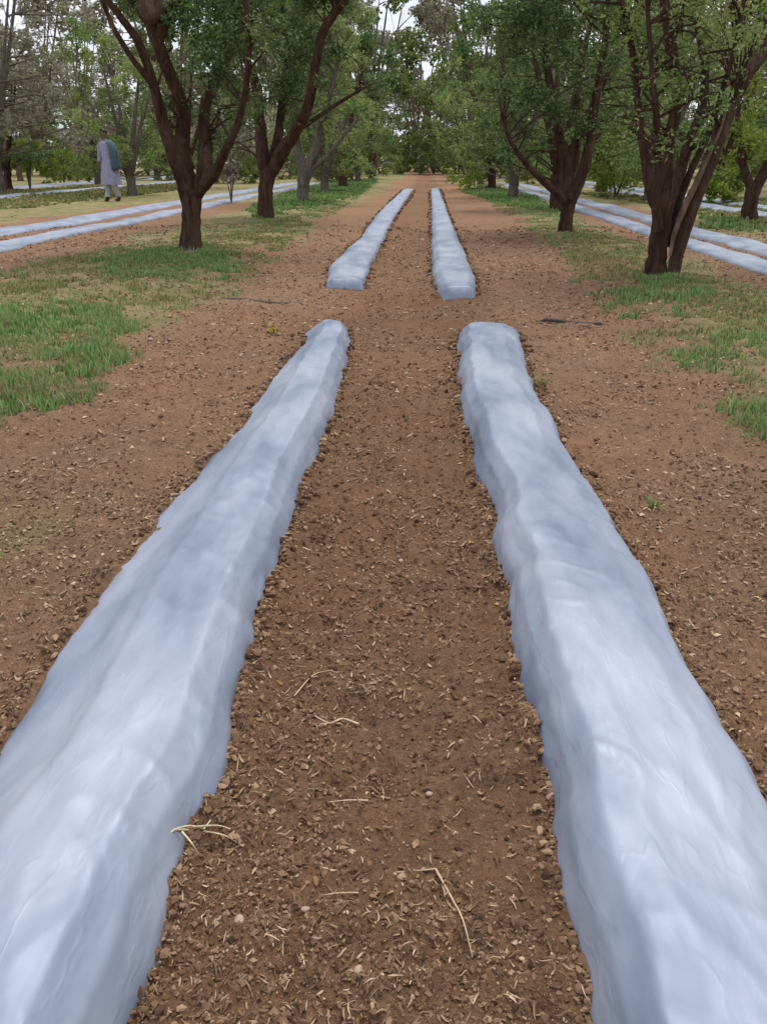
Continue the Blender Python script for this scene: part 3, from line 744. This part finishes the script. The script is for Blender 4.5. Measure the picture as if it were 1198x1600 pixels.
T_D = generic_tree('orchard_tree', 9.0, 3.6, 1.2, 34000, 0.12, M_LEAF4, M_BARK3, 'x', 'x', 6, clear=2.2, forks=7, tr=0.13)
T_T = generic_tree('tall_tree', 14, 5.0, 2.0, 38000, 0.21, M_LEAF2, M_BARK3, 'x', 'x', 4, clear=1.0, forks=6, tr=0.2)
T_U = generic_tree('tall_tree', 14, 4.8, 1.5, 30000, 0.20, M_LEAF4, M_BARK2, 'x', 'x', 5, clear=1.5, forks=8, tr=0.13)
LAB_L = 'green orchard tree far down the left row, lost among its neighbours'
LAB_R = 'green orchard tree far down the right row, lost among its neighbours'
for i, y in enumerate((28, 34, 41, 48, 56)):
    put((T_B, T_A)[i % 2], -3.3 + random.uniform(-.2, .2), y, label=LAB_L, group='distant orchard trees down the left row')
for i, y in enumerate((18.5, 24.5, 31, 38, 46, 55)):
    put((T_A, T_B)[i % 2], 2.3 + random.uniform(-.2, .2) + (0.5 if i == 0 else 0), y, label=LAB_R, group='distant orchard trees down the right row')
LAB_OL = 'orchard tree standing among others beyond the left plastic beds'
for i, (x, y) in enumerate([(-9.0, 26), (-9.2, 33), (-9.3, 41), (-10, 50), (-15, 30.5), (-14.6, 38), (-14.8, 47), (-21, 36), (-21, 44), (-27, 42), (-28, 50), (-21, 54), (-18, 32), (-24, 38), (-12, 55), (-7, 60), (-18, 62)]):
    put((T_B, T_A, T_C)[i % 3], x, y, label=LAB_OL, group='background trees beyond the left beds')
LAB_OR = 'orchard tree standing among others beyond the right plastic beds'
for i, (x, y) in enumerate([(5.8, 23), (5.9, 30), (6.1, 38), (6.3, 47), (10.2, 25), (10.5, 32), (10.4, 40), (15, 36), (15.5, 45), (20, 42), (25, 50), (13, 29), (21, 35), (9, 52)]):
    put((T_B, T_A)[i % 2], x, y, label=LAB_OR, group='background trees beyond the right beds')
LAB_T = 'tall tree at the far end closing off the view with its high crown'
for i, (x, y, s) in enumerate([(-34, 62, 1.0), (-26, 58, 1.0), (-17, 60, 1.0), (-9.5, 62, 1.0), (-4.5, 66, .95), (-1, 78, 1.0), (3.5, 68, .95), (8.5, 62, 1.0), (15, 60, 1.0), (22, 62, 1.0), (30, 60, 1.0), (38, 64, 1),
                               (-42, 64, 1), (0.5, 92, 1.1), (6, 86, 1.1), (-7, 88, 1.1), (12, 80, 1.1), (-14, 78, 1.1), (-22, 74, 1.1), (-31, 78, 1.1), (20, 78, 1.1), (29, 76, 1.1), (46, 70, 1.1), (-50, 70, 1.1)]):
    put((T_T, T_U)[i % 2] if i not in (1, 2) else T_U, x, y, s=s, label=LAB_T, group='tall trees closing the view')
# dusty pale tree upper left, nearer than the rest
put(T_D, -18.5, 34.0, s=1.0, rz=2.0, label='second dusty brown tree at the upper left, beyond the person', group='background trees beyond the left beds')
put(T_D, -13.8, 27.5, s=0.9, rz=1.0, label='pale dusty brown tree with sparse dry foliage at the upper left', group='background trees beyond the left beds')

# ------------------------------------------------------------------ shrubs
def shrub(x, y, w, h, mat, label, group, n=3500, ls=0.09, stem=0.25, name='shrub', cat='shrub'):
    b = np.array([x, y, float(ground_low(x, y))]); lobes = []
    for _ in range(12 + int(6 * w / h)):
        a = RNG.uniform(0, 6.28); rr = w * 0.42 * RNG.random() ** 0.6
        lobes.append((x + math.cos(a) * rr, y + math.sin(a) * rr, b[2] + h * RNG.uniform(stem, 0.8), min(w, h) * RNG.uniform(0.22, 0.34)))
    limbs = []
    for k in range(4):
        a = RNG.uniform(0, 6.28)
        limbs.append(([b, b + np.array([math.cos(a) * w * .1, math.sin(a) * w * .1, h * .35]), b + np.array([math.cos(a) * w * .3, math.sin(a) * w * .3, h * .75])], [0.014 * h, 0.010 * h, 0.004 * h], 0))
    return build_tree(name, b, limbs, lobes, n, ls, mat, M_BARK3, label, group, spread_clump=3, twig_r=0.006, cat=cat)
GS = 'shrubs along the far field edge'
LS = 'leafy green shrub in the far hedge below the trees'
s1 = shrub(0, 60, 8.0, 3.4, M_LEAF3, LS, GS, 16000, 0.17, 0.1)
s2 = shrub(6, 60, 8.0, 3.6, M_LEAF2, LS, GS, 16000, 0.17, 0.1)
USED |= set()
for i, (x, y, s) in enumerate([(-6, 58, .9), (-11, 56, 1), (-16, 60, 1), (-22, 58, 1.1), (-28, 60, 1), (-34, 58, 1), (-40, 60, 1), (4.3, 52, .8), (8, 50, .9), (13, 54, 1), (18, 52, 1), (24, 56, 1), (30, 58, 1), (-3.6, 66, .8), (1.5, 78, 1.1), (-1.8, 80, 1), (36, 58, 1), (0.5, 66, .8), (-44, 58, 1.1), (42, 58, 1.1), (-8, 50, .8), (10.5, 46, .7), (17, 47, .8), (-13, 46, .6), (-19, 47, .6), (-25, 46, .7), (-31, 49, .7), (-9, 40, .4), (-17, 40, .45), (8.5, 36, .4), (13, 38, .5), (18.5, 40, .5), (23, 44, .6), (-5.5, 44, .4), (4.6, 40, .38)]):
    if i == 0: s1.location = (x, y, 0); s1.scale = (s, s, s); continue
    if i == 1: s2.location = (x, y, 0); continue
    copy_tree((s1, s2)[i % 2], (x, y, 0), random.uniform(0, 6), s)
def px_shrub(px, py_base, w_px, h_px, mat, label, n=4000, ls=0.07, stem=0.15, **kw):
    b = at_h(px, py_base, 0.0); mpp = np.linalg.norm(at_y(600, 300, b[1]) - at_y(700, 300, b[1])) / 100.0
    return shrub(b[0], b[1], w_px * mpp, h_px * mpp, mat, label, kw.pop('group', None), n, ls, stem, **kw)
px_shrub(765, 297, 110, 95, M_LEAF3, 'bright yellow green shrub beside the right row, left of the second tree', 6000, 0.10)
px_shrub(962, 308, 125, 110, M_LEAF3, 'yellow green bush between the two right hand trees', 9000, 0.09)
px_shrub(232, 274, 110, 110, M_LEAF2, 'dark green bush left of the nearest left tree, beyond the beds', 6000, 0.14)
px_shrub(550, 284, 70, 75, M_LEAF2, 'green bush at the end of the left tree row by the pale post', 6000, 0.12)
px_shrub(48, 297, 55, 90, M_LEAF3, 'small bright green sapling at the left edge on a thin stem', 2600, 0.09, 0.45, name='sapling', cat='sapling')
px_shrub(1130, 318, 60, 60, M_LEAF3, 'low yellowish bush beyond the beds, left of the rightmost tree', 4000, 0.09)
px_shrub(362, 318, 40, 75, M_LEAF4, 'thin wispy sapling between the first and second left trees', 260, 0.06, 0.5, name='sapling', cat='sapling')

# pale post near the far left row
b = at_h(533, 287)
pb = Tubes(); pb.add([(0, 0, -0.1), (0.01, 0, 0.8), (0, 0.01, 1.5), (0.02, 0, 2.0)], [0.085, 0.08, 0.08, 0.075], 10, 0.06)
post = pb.build('wooden_post', plain('pale_wood', (0.5, 0.52, 0.36), 0.8)); post.location = (b[0], b[1], 0)
tag(post, 'pale upright wooden post by the green bush at the end of the left row', 'post')

# ------------------------------------------------------------------ grass
def blades(name, x, y, h, w, mat, lean=0.5):
    n = len(x); a = RNG.uniform(0, 2 * math.pi, n); ln = RNG.uniform(0.1, 1.0, n) * lean
    z = ground_h(x, y) - 0.003
    d = np.stack([np.cos(a), np.sin(a)], 1); sd = np.stack([-np.sin(a), np.cos(a)], 1)
    V = np.zeros((n, 5, 3))
    def P(t, side, ww):
        q = np.zeros((n, 3)); off = d * (h * ln * t ** 1.8)[:, None] + sd * (side * ww)[:, None]
        q[:, 0] = x + off[:, 0]; q[:, 1] = y + off[:, 1]; q[:, 2] = z + h * t * (1 - 0.25 * ln * t); return q
    V[:, 0] = P(0, -1, w); V[:, 1] = P(0, 1, w); V[:, 2] = P(0.55, 1, w * 0.8); V[:, 3] = P(0.55, -1, w * 0.8); V[:, 4] = P(1.0, 0, w)
    base = 5 * np.arange(n)[:, None]
    loops = np.concatenate([base + np.array([0, 1, 2, 3]), base + np.array([3, 2, 4])], 1).ravel()
    return mesh_np(name, V.reshape(-1, 3), loops, mat, smooth=True, loop_counts=np.tile([4, 3], n))
def inside(poly, x, y):
    c = np.zeros(len(x), bool); n = len(poly)
    for i in range(n):
        x1, y1 = poly[i]; x2, y2 = poly[(i + 1) % n]
        k = ((y1 > y) != (y2 > y)) & (x < (x2 - x1) * (y - y1) / (y2 - y1 + 1e-12) + x1); c ^= k
    return c
def patch(poly_px, dens, tuft=6):
    W = [tuple(at_h(*p)[:2]) for p in poly_px]; A = np.array(W)
    x0, y0 = A.min(0); x1, y1 = A.max(0); n = int((x1 - x0) * (y1 - y0) * dens / tuft)
    x = RNG.uniform(x0, x1, n); y = RNG.uniform(y0, y1, n)
    jx = x + 0.25 * fbm(x, y, 4.5, 4, 55) * 1.0; jy = y + 0.3 * fbm(x, y, 2.5, 3, 66)
    k = inside(W, jx, jy) & (fbm(x, y, 3.0, 3, 88) + RNG.normal(0, 0.12, n) > -0.12) & ~in_bed(x, y, 0.03)
    x, y = x[k], y[k]
    x = np.repeat(x, tuft) + RNG.normal(0, 0.018, len(x) * tuft); y = np.repeat(y, tuft) + RNG.normal(0, 0.018, len(y) * tuft)
    return x, y
def grass(name, polys, dens, h, w, mat, label, lean=0.7, tuft=6):
    X, Y = [], []
    for p in polys:
        x, y = patch(p, dens, tuft); X.append(x); Y.append(y)
    X = np.concatenate(X); Y = np.concatenate(Y)
    hh = h * RNG.uniform(0.35, 1.2, len(X)) * (0.75 + 0.9 * np.clip(fbm(X, Y, 2.2, 2, 99) + 0.3, 0, 1)); ww = w * RNG.uniform(0.6, 1.3, len(X)) * (0.7 + 0.10 * Y)
    return tag(blades(name, X, Y, hh, ww, mat, lean), label, 'grass', kind='stuff')
grass('grass', [[(-80, 500), (60, 485), (150, 480), (205, 500), (190, 560), (150, 600), (120, 650), (0, 675), (-100, 660)]], 5200, 0.048, 0.0032, M_GRASS, 'lush green grass clump at the left edge')
grass('grass', [[(140, 415), (240, 395), (330, 392), (370, 410), (365, 440), (260, 448), (160, 440)]], 4200, 0.05, 0.0038, M_GRASS, 'green grass at the foot of the nearest left tree')
grass('grass', [[(940, 470), (1010, 440), (1110, 450), (1120, 480), (1040, 500), (950, 505)]], 4600, 0.048, 0.0032, M_GRASS, 'green grass below the large right tree')
grass('grass', [[(1050, 555), (1120, 530), (1260, 540), (1300, 760), (1198, 705), (1120, 640), (1080, 600)]], 6500, 0.048, 0.0030, M_GRASS, 'green grass spreading along the right edge')
grass('grass', [[(385, 330), (450, 300), (530, 283), (590, 282), (560, 305), (480, 330), (400, 350)], [(720, 300), (760, 292), (830, 305), (870, 335), (800, 325)], [(1100, 340), (1198, 345), (1198, 365), (1090, 355)]], 600, 0.07, 0.008, M_GRASS, 'pale green grass strips along the far tree rows')
grass('grass', [[(-60, 440), (140, 400), (300, 380), (480, 340), (470, 360), (380, 440), (330, 470), (200, 500), (60, 485), (-80, 520)],
                [(880, 360), (950, 370), (1198, 470), (1300, 540), (1100, 530), (980, 520), (930, 490), (900, 420)]], 1500, 0.035, 0.0035, M_OLIVE, 'sparse dry olive grass under the tree rows')
grass('grass', [[(-60, 960), (60, 900), (90, 940), (0, 1080), (-80, 1150)], [(1050, 860), (1150, 800), (1300, 850), (1300, 1250), (1198, 1180), (1120, 1000)], [(200, 880), (260, 720), (330, 640), (300, 700), (230, 830)]], 1500, 0.022, 0.0012, M_OLIVE, 'short dry grass shoots in the soil beside the beds')
grass('grass', [[(-300, 312), (-300, 300), (0, 298), (250, 288), (330, 285), (260, 300), (0, 330), (-300, 420)], [(900, 303), (1000, 303), (1198, 312), (1500, 330), (1500, 380), (1198, 360), (1000, 318)]], 260, 0.07, 0.010, M_OLIVE, 'yellowish dry grass strip beyond the plastic beds')

grass('grass', [[(-60, 430), (140, 395), (300, 372), (420, 345), (560, 292), (590, 285), (560, 310), (470, 365), (390, 450), (330, 480), (200, 520), (60, 680), (-80, 690)],
                [(730, 300), (860, 330), (950, 365), (1060, 420), (1198, 460), (1320, 560), (1320, 800), (1198, 740), (1080, 640), (980, 540), (930, 480), (880, 400), (800, 340)]], 1000, 0.030, 0.0032, M_GRASS, 'thin scattered green shoots along both tree rows', tuft=5)
grass('grass', [[(900, 302), (1000, 303), (1198, 312), (1500, 330), (1500, 380), (1198, 352), (1000, 318)], [(-300, 312), (-300, 300), (0, 298), (250, 288), (330, 285), (260, 300), (0, 330), (-300, 400)]], 200, 0.05, 0.010, M_GRASS, 'green shoots in the strip beyond the outer plastic beds')
# yellow leaved weed near the far end of the left bed
def weed(px, py, s, label, mat):
    b = at_h(px, py); b[2] = float(ground_h(b[0], b[1]))
    root = empty('weed', tuple(b)); tb = Tubes(); P = []
    for k in range(7):
        a = RNG.uniform(0, 6.28); e = np.array([math.cos(a) * s * RNG.uniform(.4, 1), math.sin(a) * s * RNG.uniform(.4, 1), s * RNG.uniform(.4, 1)])
        tb.add([(0, 0, -.005), e * .5 + np.array([0, 0, s * .15]), e], [0.003, 0.002, 0.001], 5)
        P += [e * t + RNG.normal(0, s * .12, 3) for t in np.linspace(.35, 1, 7)]
    tb.build('stem', M_OLIVE, root)
    P = np.array(P); P[:, 2] = np.maximum(P[:, 2], 0.008); V, F = leaf_mesh(P, np.full(len(P), s * .38) * RNG.uniform(.6, 1.2, len(P)), 0.55)
    mesh_np('foliage', V, F, mat, root, smooth=False); tag(root, label, 'weed', 'weeds in the bare soil')
M_YEL = island_material('yellow_leaves', [(0, (0.30, 0.22, 0.04)), (0.6, (0.5, 0.36, 0.07)), (1, (0.66, 0.55, 0.2))], 0.7, 0.2, 0.3)
weed(432, 526, 0.07, 'small yellow leaved weed beside the far tip of the near left bed', M_YEL)
weed(843, 612, 0.05, 'small olive weed against the right edge of the near right bed', M_OLIVE)
weed(1020, 800, 0.04, 'tiny green weed in the soil right of the near right bed', M_GRASS)

# ------------------------------------------------------------------ irrigation pipe crossing in the gap
m_pipe = plain('black_pipe', (0.065, 0.05, 0.038), 0.7, 0.5, 30)
A_ = at_h(350, 467, .01); B_ = at_h(482, 477, .01); C_ = at_h(846, 500, .01); D_ = at_h(940, 506, .01)
pts = []
for t in np.linspace(0, 1, 40):
    xx = A_[0] + (D_[0] - A_[0]) * t; yv = A_[1] + (D_[1] - A_[1]) * t + 0.02 * math.sin(t * 9)
    surf = float(ground_low(xx, yv))
    bury = 0.006 if xx < B_[0] else (0.002 if xx > C_[0] else -0.035)
    pts.append((xx, yv, surf + bury + 0.006 * math.sin(t * 31)))
tb = Tubes(); tb.add(pts, [0.013] * len(pts), 10)
tag(tb.build('irrigation_pipe', m_pipe), 'dark half buried pipe crossing the bare gap behind the near beds', 'pipe')

# ------------------------------------------------------------------ twigs and stones in the foreground
m_twig = plain('bleached_twig', (0.46, 0.34, 0.21), 0.8, 0.3, 60)
def twig(pxs, r, label, forks=()):
    tb = Tubes()
    P = [at_h(x, y, 0) for x, y in pxs]
    o = P[0].copy()
    for p in P: p[2] = float(ground_h(p[0], p[1])) + 0.006
    sp, sr = smooth_pts(P, list(np.linspace(r, r * .45, len(P))), 4); tb.add([p - o for p in sp], sr, 6, 0.1)
    for fk in forks:
        Q = [at_h(x, y, 0) for x, y in fk]
        for i, p in enumerate(Q): p[2] = float(ground_h(p[0], p[1])) + 0.006 + 0.004 * i
        sp, sr = smooth_pts(Q, list(np.linspace(r * .7, r * .3, len(Q))), 4); tb.add([p - o for p in sp], sr, 6, 0.1)
    ob = tb.build('twig', m_twig); ob.location = tuple(o); tag(ob, label, 'twig', 'dry twigs on the walking strip')
twig([(680, 1362), (705, 1400), (722, 1450), (738, 1495)], 0.0019, 'long thin pale twig running down the lower right of the strip', [[(680, 1362), (660, 1370), (645, 1374)]])
twig([(560, 1121), (535, 1122), (515, 1133), (492, 1128)], 0.0028, 'short pale forked twig in the middle of the strip', [[(515, 1133), (500, 1142)]])
twig([(575, 1252), (545, 1250), (512, 1249)], 0.0018, 'straight pale twig lying crosswise in the strip')
twig([(560, 1400), (530, 1399), (500, 1398)], 0.0014, 'faint straight twig lying crosswise low in the strip')
twig([(460, 1090), (490, 1060), (520, 1050)], 0.0014, 'thin curved twig beside the left bed, higher up the strip')
# straw wisp leaning on the left bed
m_wisp = plain('pale_straw', (0.52, 0.44, 0.27), 0.8, 0.2, 60)
tb = Tubes(); o = at_h(310, 1300, 0.03)
for q in ([(250, 1318), (272, 1297), (300, 1290), (318, 1296)], [(285, 1300), (300, 1318), (312, 1338)], [(270, 1296), (310, 1298), (350, 1305), (380, 1322)],
          [(318, 1296), (330, 1280), (336, 1262)], [(300, 1292), (340, 1290), (362, 1296)], [(375, 1090), (380, 1105), (388, 1128)], [(384, 1100), (372, 1120), (366, 1140)]):
    P = [at_h(x, y, 0.055 if x < 310 else 0.02) for x, y in q]
    if q[0][1] < 1200: continue
    sp, sr = smooth_pts(P, list(np.linspace(0.0018, 0.0008, len(P))), 4); tb.add([p - o for p in sp], sr, 5)
ob = tb.build('straw_wisp', m_wisp); ob.location = tuple(o)
tag(ob, 'tangle of pale straw caught on the inner edge of the near left bed', 'straw')
m_stone = plain('pale_stone', (0.34, 0.25, 0.18), 0.85, 0.25, 90)
for (x_, y_, s_, lb) in [(375, 1449, .0085, 'rounded pale stone nearest the left bed'), (645, 1553, .0075, 'flat pale stone at the bottom of the strip'), (560, 1511, .008, 'dusky pinkish stone near the bottom of the strip'),
                         (478, 1437, .006, 'small tan stone right of the rounded pale one'), (670, 1242, .006, 'small pale stone in the middle right of the strip'), (720, 1165, .010, 'upright pale stone beside the right bed'),
                         (236, 535, .018, 'white pebble on bare soil near the lush left grass'), (390, 531, .016, 'pale pebble beside the yellow weed'), (660, 800, .010, 'white pebble high in the strip towards the right bed'), (626, 862, .009, 'tiny white pebble in the centre of the strip')]:
    b = at_h(x_, y_, 0); b[2] = float(ground_h(b[0], b[1])) + s_ * .35
    keep = RNG; RNG = np.random.default_rng(int(x_ * 7 + y_))
    st = blobs('stone', np.zeros((1, 3)), np.array([s_]), m_stone, None, 0.75); RNG = keep
    st.location = tuple(b); sm = st.modifiers.new('round', 'SUBSURF'); sm.levels = 2; sm.render_levels = 2
    for p in st.data.polygons: p.use_smooth = True
    tag(st, lb, 'stone', 'pale stones on the bare soil')

# ------------------------------------------------------------------ person
def skin_mesh(name, nodes, edges, mat, parent, root=0, sub=2):
    me = bpy.data.meshes.new(name); me.from_pydata([n[0] for n in nodes], edges, []); me.update()
    o = bpy.data.objects.new(name, me); col.objects.link(o); o.parent = parent; me.materials.append(mat)
    md = o.modifiers.new('skin', 'SKIN'); md.use_smooth_shade = True
    sv = me.skin_vertices[0].data
    for i, n in enumerate(nodes):
        r = n[1]; sv[i].radius = r if isinstance(r, tuple) else (r, r)
        sv[i].use_root = (i == root)
    s = o.modifiers.new('sub', 'SUBSURF'); s.levels = sub; s.render_levels = sub
    return o
def loft(name, rings, mat, parent, ns=28, fold=0.0, a0=0, a1=2 * math.pi, thick=0.0):
    V = []; closed = abs(a1 - a0 - 2 * math.pi) < 1e-6
    for i, (cx, cy, z, rx, ry) in enumerate(rings):
        for j in range(ns):
            t = a0 + (a1 - a0) * j / (ns if closed else ns - 1)
            k = 1 + fold * (i / len(rings)) * math.sin(t * 9 + i * .3)
            V.append((cx + math.cos(t) * rx * k, cy + math.sin(t) * ry * k, z))
    F = []
    for i in range(len(rings) - 1):
        for j in range(ns if closed else ns - 1):
            F.append((i * ns + j, i * ns + (j + 1) % ns, (i + 1) * ns + (j + 1) % ns, (i + 1) * ns + j))
    o = mesh_np(name, np.array(V), np.array(F), mat, parent)
    if thick:
        s = o.modifiers.new('t', 'SOLIDIFY'); s.thickness = thick
    return o
pb_ = at_h(178, 314)
pz = float(ground_low(pb_[0], pb_[1]))
person = empty('person', (pb_[0], pb_[1], pz), math.radians(-20))
tag(person, 'person in a lilac grey tunic and dark teal shawl walking behind the left beds', 'person')
m_skin = plain('skin', (0.12, 0.065, 0.04), 0.6); m_tunic = plain('lilac_cloth', (0.26, 0.26, 0.36), 0.85, 0.2, 12)
m_teal = plain('teal_cloth', (0.05, 0.085, 0.105), 0.85, 0.3, 12); m_trs = plain('pale_cloth', (0.36, 0.37, 0.36), 0.85, 0.15, 12)
m_boot = plain('dark_boot', (0.03, 0.02, 0.018), 0.6); m_hair = plain('dark_hair', (0.012, 0.010, 0.009), 0.6)
nodes = [((0, 0, .92), (.13, .10)), ((0, 0, 1.10), (.115, .085)), ((-.02, 0, 1.30), (.15, .095)), ((-.03, 0, 1.43), (.09, .07)), ((-.045, .0, 1.50), .05), ((-.06, .0, 1.57), (.066, .075)), ((-.07, 0, 1.66), (.072, .088)), ((-.07, 0, 1.72), (.045, .055))]
edges = [(i, i + 1) for i in range(7)]
def chain(start, pts):
    p = start
    for q, r in pts: nodes.append((q, r)); edges.append((p, len(nodes) - 1)); p = len(nodes) - 1
    return p
for sx in (-1, 1):
    hd = chain(3, [((sx * .17 - .03, 0, 1.41), .058), ((sx * .22 - .02, -.02, 1.14), .044), ((sx * .235, -.09 * 1, .92), .030), ((sx * .24, -.11, .87), (.030, .016)), ((sx * .24, -.12, .83), (.030, .014))])
    for k in range(4): chain(hd, [((sx * .24, -.145 + .022 * k, .79), .009), ((sx * .235, -.14 + .021 * k, .755 + .006 * abs(k - 1.5)), .008), ((sx * .222, -.137 + .02 * k, .73 + .008 * abs(k - 1.5)), .007)])
    chain(hd, [((sx * .225, -.16, .835), .010), ((sx * .215, -.175, .80), .008)])
    ft = chain(0, [((sx * .095, 0, .86), .09), ((sx * .105, -.07 * sx, .48), .058), ((sx * .11, .09 * sx, .10), .040), ((sx * .11, .07 * sx, .04), (.038, .035)), ((sx * .11, -.08 + .07 * sx, .03), (.036, .025))])
nodes.append(((-.072, -.085, 1.635), .014)); edges.append((6, len(nodes) - 1))   # nose
for sx in (-1, 1): nodes.append(((-.07 + sx * .078, .005, 1.64), (.010, .020))); edges.append((6, len(nodes) - 1))
skin_mesh('body', nodes, edges, m_skin, person)
loft('hair', [(-.07, .015, 1.60, .070, .078), (-.07, .018, 1.66, .085, .098), (-.07, .015, 1.71, .080, .093), (-.07, .01, 1.75, .055, .06), (-.07, .01, 1.765, .008, .008)], m_hair, person, a0=math.radians(-75), a1=math.radians(255))
loft('tunic', [(-.04, 0, 1.47, .075, .065), (-.03, 0, 1.43, .17, .11), (-.02, 0, 1.36, .205, .13), (-.01, 0, 1.2, .18, .135), (0, 0, 1.05, .175, .14), (0, 0, .9, .21, .17), (0, 0, .7, .25, .20), (0, 0, .50, .28, .23), (0, 0, .42, .29, .24)], m_tunic, person, fold=.07)
for sx in (-1, 1):
    loft('sleeve', [(sx * .15 - .03, 0, 1.44, .06, .07), (sx * .19 - .03, 0, 1.36, .07, .075), (sx * .215 - .02, -.015, 1.22, .065, .065), (sx * .235 - .015, -.03, 1.08, .055, .06), (sx * .24, -.07, .98, .05, .055)], m_tunic, person, 16)
    loft('trouser_leg', [(sx * .10, 0, .85, .12, .12), (sx * .105, -.07 * sx, .48, .095, .095), (sx * .11, .02 * sx, .28, .08, .08), (sx * .11, .085 * sx, .12, .07, .075)], m_trs, person, 16)
    skin_mesh('boot', [((sx * .11, .10 * sx, .16), .062), ((sx * .11, .09 * sx, .05), (.055, .050)), ((sx * .11, -.02 + .08 * sx, .042), (.050, .042)), ((sx * .11, -.12 + .08 * sx, .035), (.045, .034))], [(0, 1), (1, 2), (2, 3)], m_boot, person)
loft('shawl', [(-.02, 0, 1.49, .10, .10), (-.01, 0, 1.44, .20, .14), (.02, 0, 1.36, .235, .165), (.05, 0, 1.2, .25, .18), (.07, 0, 1.05, .235, .18), (.08, 0, .9, .24, .19), (.08, 0, .78, .25, .20)], m_teal, person, a0=math.radians(-60), a1=math.radians(60), fold=.09, thick=.008)

# ------------------------------------------------------------------ sawn limb stub at the top of the nearest left tree
c0 = at_y(236, 8, 9.55)
tree1 = [o for o in bpy.data.objects if o.get('label', '').startswith('nearest tree of the left row')][0]
o1 = np.array(tree1.location)
tb = Tubes(); back = at_y(240, 45, 9.95)
sp, sr = smooth_pts([back, (back + c0) / 2, c0], [0.07, 0.10, 0.135], 4)
tb.add([p - o1 for p in sp], sr, 16, 0.06)
tb.build('limb_stub', M_BARK2, tree1)
